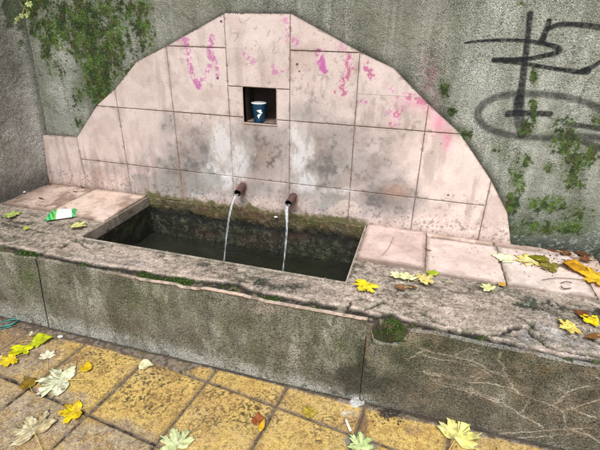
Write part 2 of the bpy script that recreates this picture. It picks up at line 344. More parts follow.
def panel_paint(p):
    a, b = p.a, p.b; n = p.fb(4, 5, 51); n2 = p.fb(14, 5, 52); n3 = p.fb(60, 3, 53); fine = p.fb(110, 3, 54)
    tid = tile_id(a, b); tr = _h(tid, tid*0+3, 5); tr2 = _h(tid, tid*0+9, 6)
    p.mix(.6*tr, (216, 201, 198)); p.mix(.5*tr2, (198, 180, 174)); p.mix(.6*ss(.7, 1.0, a)*(1-ss(.5, .62, b)), (230, 212, 202))
    p.mix(.35*ss(.45, .7, n2), (178, 158, 150)); p.mix(.3*ss(.5, .7, n), (218, 202, 198))
    p.grain = p.grain*.8
    # vertical dirty drips
    dr = p.fb(18, 4, 55, 1., .22); p.mix(.42*ss(.52, .72, dr)*(1-.5*ss(.3, .9, b)), (140, 122, 112))
    # joint-side grime
    near = np.full(len(a), 1e9)
    for k, (z0, z1) in VJ.items(): near = np.minimum(near, np.abs(a-float(k))+1e3*(b > z1))
    for z, x0, x1 in HJ: near = np.minimum(near, np.abs(b-z)+1e3*((a < x0) | (a > x1)))
    p.mix(.45*(1-ss(.0, .022, near+.02*(n3-.5)))*ss(.35, .6, n2), (150, 130, 120))
    # grey wet stain around the spouts
    za, zb1, zc = p.z(9, 5, 56), p.z(24, 5, 57), p.z(70, 4, 58)
    D = p.ell([(205, 155, 40, 26, .8), (185, 172, 30, 22, .85), (262, 150, 40, 30, .7), (325, 160, 40, 34, .9), (385, 197, 36, 20, .8), (360, 170, 34, 22, .6), (340, 135, 30, 18, .55), (305, 112, 26, 16, .45), (172, 125, 12, 16, .5), (110, 168, 24, 10, .35), (385, 145, 16, 12, .3), (240, 188, 70, 12, .4), (320, 190, 50, 12, .5)])
    D = np.minimum(D*1.35, 1.)
    p.mix(.85*ss(.04, .5, D*.8+.15*za+.1*zb1), (162, 154, 150)); p.mix(.72*ss(.3, .62, D*.62+.3*za+.2*zb1+.1*zc), (142, 135, 130)); p.mix(.62*ss(.44, .72, D*.6+.3*zb1+.22*zc), (108, 105, 104)); p.mix(.4*ss(.66, .9, D*.6+.34*zb1+.34*zc), (92, 90, 90))
    p.mix(.55*ss(.5, .7, D*.5+.3*p.z(14, 4, 68, 1, .4)), (122, 112, 104))
    # brown pitted zone between the spouts
    D = p.ell([(268, 155, 22, 26), (262, 175, 26, 12, .8)]); p.mix(.5*ss(.35, .75, D*.7+.2*za), (168, 146, 134)); p.mix(.7*ss(.5, .7, D*.55+.45*zc*.6+.2*zb1), (104, 88, 78))
    # scattered dark flecks and scuffs
    p.mix(.45*ss(.45, .6, zc)*ss(.0, .5, p.z(7, 3, 60)), (132, 114, 106))
    sc_ = p.ell([(345, 105, 60, 26), (400, 112, 30, 18), (325, 95, 30, 12, .8), (205, 85, 24, 20, .6), (260, 50, 26, 30, .35), (315, 80, 20, 30, .5)])
    p.mix(.5*ss(.35, .6, sc_*.4+.45*p.z(30, 5, 61, 1.3, .6)), (146, 138, 132)); p.mix(.35*ss(.3, .6, p.z(6, 4, 69)+.3*zb1), (172, 152, 144))
    p.mix(.5*ss(-.1, .4, zc)*p.line([(378, 92), (384, 100), (387, 112), (380, 124)], .8*PX, 4*PX, .006), (138, 130, 126)); p.mix(.55*ss(-.2, .4, zc)*p.line([(404, 134), (415, 125), (418, 122)], 1.*PX, 4*PX, .003), (120, 112, 106))
    p.mix(.4*ss(-.1, .4, zc)*p.line([(292, 84), (304, 88), (316, 96)], 1.5*PX, 4*PX, .006), (132, 124, 120)); p.mix(.4*ss(-.1, .4, zc)*p.line([(360, 150), (372, 142), (392, 140)], 1*PX, 4*PX, .006), (132, 124, 120)); p.mix(.4*ss(-.1, .4, zc)*p.line([(300, 128), (316, 138), (322, 150), (345, 156)], 1*PX, 3*PX, .008), (122, 112, 108))
    # limescale below and around the spout bases
    D = p.ell([(222, 145, 13, 28, .9), (240, 165, 12, 20, .9), (214, 172, 12, 18, .8), (228, 178, 14, 14, .9), (300, 155, 9, 28, .95), (306, 180, 14, 13, .95), (312, 150, 10, 18, .6), (335, 190, 26, 5, .6), (190, 196, 50, 6, .55), (295, 135, 6, 16, .7)])
    DL = D = np.minimum(D*1.3, 1.)
    p.mix(.45*ss(.1, .6, D*.7+.2*p.z(16, 5, 133, 1.2, .5)), (206, 198, 194)); p.mix(.72*ss(.26, .66, D*.66+.3*p.z(26, 5, 62, 1.2, .5)+.2*zc), (216, 210, 208)); p.mix(.45*ss(.5, .8, D*.62+.3*p.z(50, 4, 70, 1.2, .4)), (214, 216, 222)); p.mix(.5*ss(.35, .6, p.z(60, 4, 97, 1.2, .6))*ss(.2, .5, D), (150, 150, 150))
    # bluish-grey lower left wet row
    p.mix(.72*ss(.3, .6, p.ell([(160, 188, 44, 15), (200, 183, 26, 14, .9), (330, 205, 40, 12, .6)])+.25*zb1), (158, 156, 152)); p.mix(.6*ss(.1, .5, zb1)*p.ell([(195, 165, 30, 10), (150, 172, 25, 6, .7)]), (96, 104, 110))
    p.mix(.85*ss(.34, .42, p.ell([(205, 200, 12, 7), (183, 207, 11, 7), (165, 208, 10, 5), (230, 205, 14, 7), (262, 205, 26, 9), (345, 208, 26, 9)])*.6+.25*zb1), (214, 196, 186))
    p.mix(.85*ss(.5, .62, p.ell([(243, 190, 12, 14), (293, 200, 12, 14)])*.7+.2*zb1), (150, 110, 100)); p.mix(.55*p.ell([(244, 201, 7, 10), (247, 195, 5, 10), (299, 210, 6, 9)])*ss(-.4, .3, zb1), (112, 112, 92))
    # right-hand orange/grey blurs
    p.mix(.6*p.ell([(379, 195, 12, 9)]), (92, 90, 92)); p.mix(.4*p.ell([(396, 190, 13, 7)]), (206, 158, 130))
    # dirt on the lowest row and at the foot
    p.mix(.5*(1-ss(.0, .04, b+.02*zb1)), (146, 122, 108)); p.mix(.4*(1-ss(.0, .14, b))*ss(-.2, .5, zb1), (168, 144, 132)); p.mix(.4*ss(.0, .4, p.z(20, 5, 99, 2., .25))*(1-ss(.1, .45, b))*(a < -.2), (150, 118, 104))
    p.mix(.55*ss(.62, .7, fine)*(1-ss(.05, .16, b)), (92, 74, 64))
    # green algae creeping up in the basin corner
    p.mix(.85*(1-ss(.008, .034, b+.022*zb1+.01*zc))*ss(-.55, -.5, a)*(1-ss(.66, .74, a)), (116, 106, 74)); p.mix(.8*(1-ss(.0, .026, b+.026*zb1+.012*zc))*ss(-.55, -.5, a)*(1-ss(.66, .74, a)), (92, 92, 56))
    # --- flaked magenta paint
    fl = ss(-.22, .02, .8*p.z(75, 4, 63)+.6*p.z(180, 3, 73)); fl2 = ss(.0, .22, p.z(80, 4, 64)+.4*p.z(200, 2, 74))
    def mg(pts, ws, op=.9, f=fl, c=(184, 104, 160), soft=2.): p.mix(.45*p.line(pts, 0, 3*PX, .004, [w*PX for w in ws])*ss(-.4, .4, zc), (222, 184, 198)); p.mix(.92*op*f*p.line(pts, 0, soft*PX, .005, [w*PX for w in ws]), c)
    mg([(186, 39), (190, 50), (191, 62), (194, 75), (200, 85)], [2.2, 2.4, 2.6, 3, 3.6]); mg([(200, 86), (207, 74), (211, 66)], [2.6, 2.2, 2.6], .85)
    mg([(214, 36), (212, 46), (212, 54), (217, 62), (219, 78)], [2, 3, 4, 1.6, 1.2]); mg([(178, 41), (186, 39), (191, 41)], [1, 1.5, 1], .7)
    mg([(320, 53), (322, 62), (326, 71)], [4, 4, 2.4], .95, ss(-.5, -.2, p.z(60, 4, 65)), (180, 86, 156)); mg([(349, 57), (350, 66), (346, 78), (342, 86), (344, 94), (334, 92)], [3.5, 4, 3, 2.4, 2, 1], .85, fl2, (176, 76, 124))
    mg([(366, 62), (368, 68), (373, 77)], [3, 3.4, 3], .9, fl, (178, 78, 134)); mg([(398, 98), (408, 97), (420, 101), (428, 104)], [2, 4, 4, 3], .8, fl2, (186, 84, 132)); mg([(390, 112), (397, 122)], [3, 4], .5, fl2)
    mg([(391, 124), (396, 115), (401, 108)], [2, 3.6, 2], .8, fl2, (184, 90, 130)); mg([(390, 84), (393, 90)], [1.8, 2], .6, fl2); mg([(362, 101), (367, 102)], [1.2, 1], .8); mg([(285, 18), (289, 24), (288, 40)], [3, 2, 1.5], .55, fl2); mg([(246, 56), (255, 62)], [3, 2.5], .7, fl2); mg([(274, 66), (276, 72), (284, 68)], [2.5, 2, 2.5], .7, fl2); mg([(296, 40), (298, 46)], [4, 3], .7, fl2)
    mg([(340, 42), (345, 48)], [5, 3], .45, fl2); mg([(234, 20), (240, 25)], [1, 1], .0)
    # sprayed pink haze
    p.mix(.62*p.ell([(438, 122, 9, 12), (447, 140, 5, 13, .9), (430, 108, 8, 8, .7), (412, 104, 18, 6, .5)]), (222, 132, 166))
    # hand-scratched pencil marks
    for pts in ([(240, 18), (244, 23), (252, 17)], [(233, 33), (240, 34), (236, 41)], [(255, 30), (258, 27)], [(276, 46), (273, 54), (278, 52)], [(266, 58), (262, 66)], [(271, 30), (268, 38)], [(247, 48), (240, 57)], [(284, 33), (279, 42)], [(252, 38), (258, 42)]):
        p.mix(.5*ss(-.4, .3, zc)*p.line(pts, .1*PX, 1.*PX, .002), (110, 94, 94))
    for u, v, r in [(222.5, 21.5, 1.), (298, 64, 1.), (300, 71, .6), (219, 78, .8), (448, 194, .8)]: p.mix(.9*p.line([(u, v), (u+.2, v)], r*PX, 1*PX), (50, 38, 38))
    # joints
    j = joint_mask(a, b); jv = 1-.8*ss(.25, .6, DL+.3*zb1); p.mix(j*.9*jv, (104, 84, 74)); p.mix(j*.6*ss(.0, .5, zb1), (150, 128, 116)); p.grain[j] = 1.5; p.mix(.4*(1-ss(.0016, .006, near))*(~j)*ss(.0, .5, p.z(60, 3, 98)), (120, 100, 90))
    low = (a > -.01) & (a < .31) & (b < .45); p.mix(j*low*.5, (150, 140, 132))
    e = pdist(a, b, OUT); ed = 1-ss(.001, .006, e); p.mix(.4*ed, (150, 126, 116))
    p.h = np.where(j, -.0028, 0)+.0012*(tr-.5)+.0006*(p.fb(20, 3, 66)-.5)+(.0035*(tr2-.5))*((a*3) % 1-.5)*.3
    ch = ss(.66, .72, p.fb(45, 3, 67))*(1-ss(0, .012, np.minimum(near, e))); p.h -= .002*ch*(~j); p.mix(.6*ch*(~j), (120, 98, 88))
SX = np.array([q[0] for q in PANEL]); SZ = np.array([q[1] for q in PANEL])
def snap_panel(a, b):
    a, b = a.copy(), b.copy(); best = np.full(len(a), 1e9); na, nb = a.copy(), b.copy()
    for i in range(len(OUT)-1):
        (x0, y0), (x1, y1) = PANEL[i], PANEL[i+1]; dx, dy = x1-x0, y1-y0
        t = np.clip(((a-x0)*dx+(b-y0)*dy)/(dx*dx+dy*dy), 0, 1); px, py = x0+t*dx, y0+t*dy; d = np.hypot(a-px, b-py)
        m_ = d < best; best = np.where(m_, d, best); na = np.where(m_, px, na); nb = np.where(m_, py, nb)
    s = best < .0019
    ins = inpoly(a, b, PANEL)
    s &= (b > .004)
    a[s] = na[s]; b[s] = nb[s]; return a, b
def keep_panel(a, b):
    best = pdist(a, b, PANEL[:len(OUT)])
    k = inpoly(a, b, PANEL) | (best < 1e-5) | ((abs(b) < 1e-6) & (a > XS) & (a < OUT[-1][0]))
    k &= ~((a > NX0+1e-5) & (a < NX1-1e-5) & (b > NZ0+1e-5) & (b < NZ1-1e-5)); return k
jx = [float(k)+s*JW for k in VJ for s in (-1, 1, -1.6, 1.6)]+[NX0, NX1]; jz = [z+s*JW for z in (.7742, .4748, .1728, .6125) for s in (-1, 1, -1.6, 1.6)]+[NZ0, NZ1]
px_ = axis(XS+.012, 1.345, .003, jx); pz_ = axis(0, .9145, .003, jz)
PT = .015
panel, _ = surface('tiled_back', px_, pz_, W, (209, 193, 188), panel_paint, lambda a, b, h: (a, -PT-h, b+ZL), M_TILE, None, keep_panel, snap_panel, (0, PT+.01, 0))
part(panel)
# niche lined with tile, with thin edging
ND = .12
M_NICHE = plain('dark_niche_lining', (58, 48, 42), .8, .35, 30, bump=.002); M_EDGE = plain('pale_tile_edging', (176, 156, 146), .7, .18, 60)  # niche lining in mottled dark brown, edging paler
def box_into(co, fc, x0, x1, y0, y1, z0, z1):
    n = len(co); co += [(x, y, z) for x in (x0, x1) for y in (y0, y1) for z in (z0, z1)]
    fc += [tuple(n+i for i in f) for f in [(0, 1, 3, 2), (4, 6, 7, 5), (0, 4, 5, 1), (2, 3, 7, 6), (0, 2, 6, 4), (1, 5, 7, 3)]]
zb, zt = NZ0+ZL, NZ1+ZL
co, fc = [], []
for (x0, x1, y0, y1, z0, z1) in [(NX0-.006, NX1+.006, ND, ND+.01, zb-.006, zt+.006), (NX0-.006, NX0, -PT+.003, ND, zb-.006, zt+.006), (NX1, NX1+.006, -PT+.003, ND, zb-.006, zt+.006), (NX0, NX1, -PT+.003, ND, zt, zt+.006)]: box_into(co, fc, x0, x1, y0, y1, z0, z1)
# the wall is cut open behind the niche
import bmesh
def cut_open(o):
    bm = bmesh.new(); bm.from_mesh(o.data)
    d = [f for f in bm.faces if NX0-.001 < f.calc_center_median().x < NX1+.001 and NZ0-.001 < f.calc_center_median().z-ZL < NZ1+.001]
    bmesh.ops.delete(bm, geom=d, context='FACES'); bm.to_mesh(o.data); bm.free()
cut_open(wall)
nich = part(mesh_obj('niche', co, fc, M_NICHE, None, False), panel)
co, fc = [], []; box_into(co, fc, NX0, NX1, -PT+.002, ND, zb-.006, zb)
sh = mesh_obj('niche_sill', co, fc, plain('dusty_niche_sill', (128, 108, 98), .8, .3, 30), panel, False)
co, fc = [], []; e = .0035
for (x0, x1, z0, z1) in [(NX0-e, NX0, zb-e, zt+.001), (NX1, NX1+e, zb-e, zt+.001), (NX0, NX1, zb-e-.001, zb+.0008)]: box_into(co, fc, x0, x1, -PT-.0035, -PT+.006, z0, z1)
ed = mesh_obj('niche_edging', co, fc, M_EDGE, panel, False)
# ------------------------------------------------------------------ basin interior
HX0, HX1, HY0, HY1 = -.508, .687, -.529, -.012
BZ = -.345
def bback_paint(p):
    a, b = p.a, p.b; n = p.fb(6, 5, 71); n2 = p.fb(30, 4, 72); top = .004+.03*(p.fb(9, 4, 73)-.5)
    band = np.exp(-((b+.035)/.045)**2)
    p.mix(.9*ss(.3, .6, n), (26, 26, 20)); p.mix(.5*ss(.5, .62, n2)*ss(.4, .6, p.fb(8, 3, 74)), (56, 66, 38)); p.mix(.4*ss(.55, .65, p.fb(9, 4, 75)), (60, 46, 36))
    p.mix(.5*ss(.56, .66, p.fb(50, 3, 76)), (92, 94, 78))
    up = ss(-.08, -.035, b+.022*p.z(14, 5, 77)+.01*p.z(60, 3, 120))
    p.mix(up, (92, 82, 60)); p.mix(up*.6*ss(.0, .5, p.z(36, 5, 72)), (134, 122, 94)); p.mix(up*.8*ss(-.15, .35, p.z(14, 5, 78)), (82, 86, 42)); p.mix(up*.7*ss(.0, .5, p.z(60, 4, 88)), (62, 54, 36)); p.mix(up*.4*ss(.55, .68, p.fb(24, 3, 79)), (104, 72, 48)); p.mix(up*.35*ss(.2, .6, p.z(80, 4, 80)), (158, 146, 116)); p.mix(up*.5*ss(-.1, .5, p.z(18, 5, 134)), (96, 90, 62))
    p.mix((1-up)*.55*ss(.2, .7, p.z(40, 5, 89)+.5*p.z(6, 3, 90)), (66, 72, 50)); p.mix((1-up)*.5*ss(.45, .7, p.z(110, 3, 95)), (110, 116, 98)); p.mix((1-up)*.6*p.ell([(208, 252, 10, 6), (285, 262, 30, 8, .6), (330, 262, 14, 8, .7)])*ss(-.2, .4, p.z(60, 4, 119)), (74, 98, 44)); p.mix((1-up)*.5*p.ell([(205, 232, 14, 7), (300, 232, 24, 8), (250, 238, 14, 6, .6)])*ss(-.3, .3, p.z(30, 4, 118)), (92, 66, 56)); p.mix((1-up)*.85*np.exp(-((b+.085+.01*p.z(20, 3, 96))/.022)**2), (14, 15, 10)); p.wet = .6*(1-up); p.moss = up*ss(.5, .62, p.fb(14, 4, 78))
    s = ss(top-.006, top+.006, b)
    p.h = .003*(1-s)+.008*(p.fb(14, 4, 81)-.4)*(1-s)+.006*(n2-.5)*(1-up)+.012*ss(-.2, -.06, -abs(b+.06))*0-.03*s-.006*(1-up)*ss(-.14, -.07, b)
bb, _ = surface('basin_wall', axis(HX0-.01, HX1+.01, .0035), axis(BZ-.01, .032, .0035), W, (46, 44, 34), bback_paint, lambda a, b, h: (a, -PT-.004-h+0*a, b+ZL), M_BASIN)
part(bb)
def bside_paint(p):
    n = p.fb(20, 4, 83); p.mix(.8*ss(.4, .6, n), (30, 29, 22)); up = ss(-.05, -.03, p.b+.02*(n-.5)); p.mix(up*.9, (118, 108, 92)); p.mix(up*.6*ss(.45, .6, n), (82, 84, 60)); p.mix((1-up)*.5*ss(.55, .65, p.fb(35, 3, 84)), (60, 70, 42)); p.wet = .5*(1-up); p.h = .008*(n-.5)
for x, sg in ((HX0, 1), (HX1, -1)):
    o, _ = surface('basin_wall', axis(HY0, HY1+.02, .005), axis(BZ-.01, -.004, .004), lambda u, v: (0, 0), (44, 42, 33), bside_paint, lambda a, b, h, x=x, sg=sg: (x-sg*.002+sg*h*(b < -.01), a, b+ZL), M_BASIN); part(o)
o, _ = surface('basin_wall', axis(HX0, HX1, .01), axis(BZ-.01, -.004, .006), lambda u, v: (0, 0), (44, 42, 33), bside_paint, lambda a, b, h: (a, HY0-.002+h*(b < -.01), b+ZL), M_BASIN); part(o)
def bfloor_paint(p):
    n = p.fb(16, 5, 85); p.mix(.7*ss(.4, .6, n), (70, 66, 46)); p.mix(.6*ss(.5, .6, p.fb(40, 3, 86)), (48, 60, 32)); p.wet += .4; p.h = .03*(n-.5)
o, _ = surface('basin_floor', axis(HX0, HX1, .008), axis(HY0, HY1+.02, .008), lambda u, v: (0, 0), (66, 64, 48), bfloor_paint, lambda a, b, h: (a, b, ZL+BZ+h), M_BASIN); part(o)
# ------------------------------------------------------------------ ledge mortar (x, y)
LIP = [(-60, 236), (0, 247), (20, 250), (36, 253.6), (56, 258), (80, 263), (100, 267), (120, 269), (138, 272), (150, 274), (168, 277), (184, 279), (196, 282), (216, 282.5), (240, 286), (252, 291), (266, 295), (284, 298), (306, 302.5), (326, 306), (342, 308), (358, 311), (370, 315), (378, 316), (392, 314), (404, 320), (416, 324), (450, 330), (470, 334), (490, 339), (526, 348), (560, 356), (600, 362), (700, 380)]
LIP = [(u, v-(2.4 if u < 368 else 2.)) for u, v in LIP]; LP = [T(*p) for p in LIP]; LPx = np.array([q[0] for q in LP]); LPy = np.array([q[1] for q in LP])
CRK = [([(440, 327), (460, 330), (480, 333), (500, 333.5), (512, 327), (528, 328), (536, 336), (552, 346), (566, 350), (604, 356)], 1.5), ([(384, 300), (372, 305), (366, 309)], 1.), ([(330, 309), (345, 307), (352, 300), (362, 296)], .9), ([(410, 311), (425, 312), (436, 320), (446, 324)], 1.1), ([(518, 316), (530, 322), (534, 326)], 1.3),
       ([(548, 306), (566, 318), (582, 330), (600, 343)], 1.2), ([(0, 244), (12, 243), (18, 240)], 1.3), ([(62, 246), (70, 240), (84, 238)], 1.2), ([(78, 239), (88, 247), (104, 246)], .8), ([(2, 222), (22, 226), (50, 232)], .8), ([(528, 348), (510, 341), (492, 338)], 1.1), ([(560, 303), (576, 308), (590, 316)], 1.2), ([(540, 306), (556, 314), (562, 322)], 1.)]
def ledge_paint(p):
    a, b = p.a, p.b; n = p.fb(7, 5, 101); n2 = p.fb(24, 4, 102); n3 = p.fb(70, 3, 103); ns = p.fb(11, 5, 104, .5, 1.6)
    p.mix(.65*ss(-.3, .4, p.z(6, 5, 101)), (148, 138, 126)); p.mix(.5*ss(.0, .5, p.z(10, 5, 104, .5, 1.6)), (122, 116, 102))
    p.mix(.75*p.ell([(335, 300, 16, 5), (348, 297, 10, 6), (430, 310, 42, 9), (400, 300, 30, 7, .8), (480, 300, 22, 8, .8), (288, 296, 30, 4, .7), (220, 270, 14, 4, .7), (150, 260, 26, 6, .7), (190, 270, 20, 5, .6), (100, 255, 16, 5, .6), (60, 243, 30, 6, .4), (40, 235, 30, 5, .4)])*ss(.3, .55, n2+.08), (196, 174, 160))
    p.mix(.8*p.ell([(550, 330, 32, 13), (590, 348, 26, 8, .8), (575, 345, 20, 8, .7), (140, 262, 22, 5, .5), (90, 257, 22, 5, .5)])*ss(.25, .5, n2+.1), (158, 160, 166))
    # speckled dark algae
    D = p.ell([(262, 280, 26, 7), (290, 284, 30, 7, .9), (320, 290, 22, 6, .9), (240, 276, 14, 5, .6), (125, 255, 14, 4, .8), (205, 264, 12, 4, .7), (160, 258, 16, 4, .4), (545, 306, 50, 7), (600, 312, 20, 8, .9), (530, 303, 10, 12, 1.1), (526, 312, 10, 6, 1.1), (465, 290, 30, 6, .45), (360, 272, 12, 7, .5), (395, 322, 24, 5, .8), (20, 222, 26, 5, .8), (55, 228, 22, 5, .6), (96, 232, 14, 5, .6), (10, 236, 22, 4, .5)])
    p.mix(.9*ss(.5, .62, D*.55+.5*n2-.02), (66, 68, 54)); p.mix(.85*ss(.55, .64, D*.5+.5*n3), (40, 44, 36))
    p.mix(.8*p.ell([(528, 303, 9, 11), (522, 310, 9, 5, .7), (500, 291, 16, 3, .7), (560, 296, 40, 3, .8)])*ss(.35, .55, n2+.06), (38, 70, 56))
    p.mix(.75*p.ell([(20, 214, 24, 5), (10, 208, 16, 5), (55, 222, 16, 4, .7)])*ss(.35, .55, n2+.05), (74, 56, 44)); p.mix(.8*p.ell([(590, 322, 14, 5), (596, 336, 10, 5, .8), (584, 316, 8, 4)])*ss(.3, .5, n2), (104, 70, 44)); p.mix(.5*p.ell([(428, 301, 30, 5)]), (160, 148, 120))
    p.mix(.5*ss(.56, .64, n3)*ss(.42, .55, n), (84, 80, 66)); p.mix(.35*ss(.6, .68, p.fb(95, 3, 106)), (208, 198, 184))
    zz = p.z(26, 5, 111, .6, 1.5); p.mix(.55*ss(.15, .6, zz), (92, 84, 70)); p.mix(.5*ss(.1, .6, p.z(40, 4, 112)-.4*zz), (196, 182, 168)); p.mix(.7*ss(.45, .7, p.z(60, 4, 113)+.4*p.z(8, 3, 114)), (58, 54, 44))
    z2 = p.z(34, 5, 121, .7, 1.3); p.mix(.6*ss(.25, .45, z2)*ss(-.3, .3, p.z(5, 3, 122)), (206, 192, 180)); p.mix(.75*(1-ss(.0, .05, abs(p.z(7, 5, 123, .6, 1.5))))*ss(.0, .4, p.z(4, 3, 124)), (64, 60, 50)); p.wet = .45*ss(-.1, .5, p.z(5, 4, 125)); sk = ss(-.05, .12, p.z(8, 5, 131, .7, 1.4)); p.mix(.4*sk, (196, 178, 166)); p.mix(.5*(1-ss(.0, .07, abs(p.z(8, 5, 131, .7, 1.4)-.03))), (96, 86, 74)); p.mix(.5*ss(.3, .6, p.z(120, 2, 132)), (60, 56, 48))
    p.h = -.006+.005*(n-.5)+.0035*(n2-.5)+.0032*(n3-.5)-.0025*(1-ss(.0, .05, abs(p.z(7, 5, 123, .6, 1.5))))*ss(.0, .4, p.z(4, 3, 124))
    # rim strip at the basin opening
    for d, lo, hi in ((HY0-b, HX0-.015, HX1+.006), ):
        rm = (d > -.001) & (d < .010) & (a > lo) & (a < hi); p.mix(rm*.8, (176, 166, 152)); p.mix(rm*.7*ss(.45, .6, n2), (120, 116, 98)); p.h = np.where(rm, -.001+.001*(n2-.5), p.h); r2 = (d >= .010) & (d < .016) & (a > lo) & (a < hi); p.mix(r2*.5, (90, 84, 70))
    sd = (a < HX0+.001) & (a > HX0-.014) & (b > HY0-.01); p.mix(sd*.8, (150, 138, 124)); p.mix(sd*.5*ss(.45, .6, n2), (96, 90, 76)); p.h = np.where(sd, .0015, p.h)
    sd = (a > HX1-.001) & (a < HX1+.006) & (b > HY0-.01); p.mix(sd*.85, (188, 172, 160)); p.h = np.where(sd, .001, p.h)
    sd = (a >= HX1+.006) & (a < HX1+.016) & (b > HY0) & (b < -.36); p.mix(sd*.7*ss(.35, .5, n3), (60, 54, 44)); p.h = np.where(sd, p.h-.003, p.h)
    # eroded front lip
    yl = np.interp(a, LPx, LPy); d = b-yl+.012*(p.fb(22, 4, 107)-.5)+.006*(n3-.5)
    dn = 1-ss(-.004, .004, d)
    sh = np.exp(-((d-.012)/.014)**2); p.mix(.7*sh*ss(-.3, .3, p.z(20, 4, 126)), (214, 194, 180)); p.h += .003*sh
    p.mix(dn*.95, (40, 36, 29)); p.mix(dn*.75*ss(-.1, .4, p.z(30, 4, 116)), (98, 84, 66)); p.mix(dn*.7*ss(.25, .5, p.z(60, 4, 129)), (150, 134, 118)); le = np.exp(-((d+.002)/.0045)**2); p.mix(.9*le, (24, 22, 18));  # crevice shade below the lip painted into the colour, along with damp dirt
    gm = dn*(ss(.5, .58, .5*n2+.3*n3+.34*p.ell([(150, 277, 16, 5), (178, 278, 16, 6, 1.3), (25, 252, 14, 5, .7), (385, 325, 20, 8, .9), (525, 335, 14, 5, .8), (510, 332, 12, 5, .8), (320, 308, 20, 4, .5), (265, 296, 20, 3, .4)])))
    p.mix(gm*.95, (62, 82, 32)); p.moss = gm
    p.h = p.h-dn*(.016-.010*n2+.004*p.z(30, 4, 128))+gm*.005
    # second broken shelf right of the joint
    for pts, w in CRK:
        c = p.line(pts, w*.55*.0058, .0035, .007); p.mix(.95*c, (34, 32, 26)); p.h -= .014*c; mg_ = p.line(pts, w*.01, .012, .01)*(1-c)*ss(.2, .5, p.z(50, 4, 115)); p.mix(.8*mg_, (74, 86, 42))
        c2 = p.line([(u, v-1.6) for u, v in pts], w*.45*.0058, .008, .006); p.mix(.3*c2*(1-c), (200, 186, 170))
    # broken hole
    hm = p.ell([(384, 324, 15, 9)]); hm = ss(.4, .5, hm+.22*p.z(30, 4, 127)); p.h -= .03*hm; p.mix(hm*.9, (50, 46, 34)); p.mix(hm*.7*ss(.45, .58, n2), (96, 74, 46)); p.mix(hm*.8*p.ell([(380, 330, 10, 8)]), (60, 88, 40))
    p.h += ss(1.0, 1.25, a)*.004*ss(.45, .55, p.fb(9, 2, 108, .5, 1.8))
def keep_ledge(a, b): return ~((a > HX0+1e-5) & (a < HX1-1e-5) & (b > HY0+1e-5) & (b < .1))
lx = axis(-1.22, 1.75, .0035, (HX0, HX1, HX0-.014, HX1+.006), far_hi=2.9, farstep=.03); ly = axis(YF+.006, .0, .0035, (HY0, HY0-.010))
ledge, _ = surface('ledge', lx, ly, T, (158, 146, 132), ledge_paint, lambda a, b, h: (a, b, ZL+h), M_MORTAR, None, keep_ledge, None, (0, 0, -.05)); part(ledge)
# slabs laid on the ledge
def slab(x0, x1, y0, y1, top, th, tint, seed, grime=.3, label=None, skew=0., drop=0.):
    def pt(p):
        a, b = p.a, p.b; n = p.fb(8, 5, 200+seed); n2 = p.fb(26, 4, 220+seed); n3 = p.fb(90, 3, 240+seed)
        p.mix(.5*ss(.4, .65, n), tuple(int(c*.9) for c in tint)); p.mix(grime*ss(.45, .65, n2), (140, 120, 106)); p.mix(.22*ss(.6, .68, n3), (130, 108, 96)); p.mix(.3*ss(.5, .7, p.fb(13, 3, 260+seed)), (224, 206, 198))
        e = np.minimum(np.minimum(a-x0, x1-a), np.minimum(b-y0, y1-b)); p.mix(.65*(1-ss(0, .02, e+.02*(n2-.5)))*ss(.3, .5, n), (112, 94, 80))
        ck = ss(.6, .7, n2)*(1-ss(0, .012, e)); p.h = .002*(n-.5)+.0008*(n3-.5)-.006*ck-.002*(1-ss(0, .004, e)); p.mix(.6*ck, (108, 88, 76)); p.grain *= .9
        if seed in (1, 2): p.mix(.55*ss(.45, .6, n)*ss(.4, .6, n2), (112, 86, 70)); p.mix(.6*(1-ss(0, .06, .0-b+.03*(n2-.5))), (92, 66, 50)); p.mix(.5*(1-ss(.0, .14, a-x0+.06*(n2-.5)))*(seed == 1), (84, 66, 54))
        if seed == 3:
            c = pdist(a, b, smooth([T(393, 240), (T(391, 245)), T(388, 251), T(382, 258)], 4)); p.mix(.6*(1-ss(.001, .005, c)), (110, 78, 66))
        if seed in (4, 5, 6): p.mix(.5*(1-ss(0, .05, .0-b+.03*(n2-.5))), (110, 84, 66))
    def ps(a, b, h):
        t = (b-y0)/(y1-y0); return a+skew*(t-.5)+.0025*(vn(b*60, a*0+seed, 5)-.5)*((a < x0+.002) | (a > x1-.002)), b+.003*(vn(a*60, b*0+seed, 6)-.5)*((b < y0+.002) | (b > y1-.002)), ZL+top+h-drop*(a-x0)
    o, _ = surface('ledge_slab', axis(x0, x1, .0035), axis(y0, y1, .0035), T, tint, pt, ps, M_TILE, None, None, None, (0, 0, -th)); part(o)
    if label: o['label'] = label
    return o
xj = T(61, 207)[0]
slab(-1.168, xj-.002, -.345, -.018, .006, .025, (192, 170, 156), 1, .5)
slab(xj+.003, -.524, -.362, -.018, .009, .025, (200, 178, 164), 2, .35)
slab(.700, .971, -.352, -.016, .013, .022, (200, 176, 168), 3, .25)
slab(.976, 1.270, -.366, -.052, .005, .022, (208, 188, 180), 4, .2)
slab(1.276, 1.576, -.364, -.052, .006, .022, (214, 198, 190), 5, .2)
slab(1.582, 1.88, -.364, -.052, .004, .022, (206, 182, 170), 6, .3)
slab(.976, 1.262, -.048, -.016, .007, .022, (208, 184, 172), 7, .3)
slab(1.266, 1.60, -.048, -.003, .005, .022, (186, 164, 152), 8, .5)
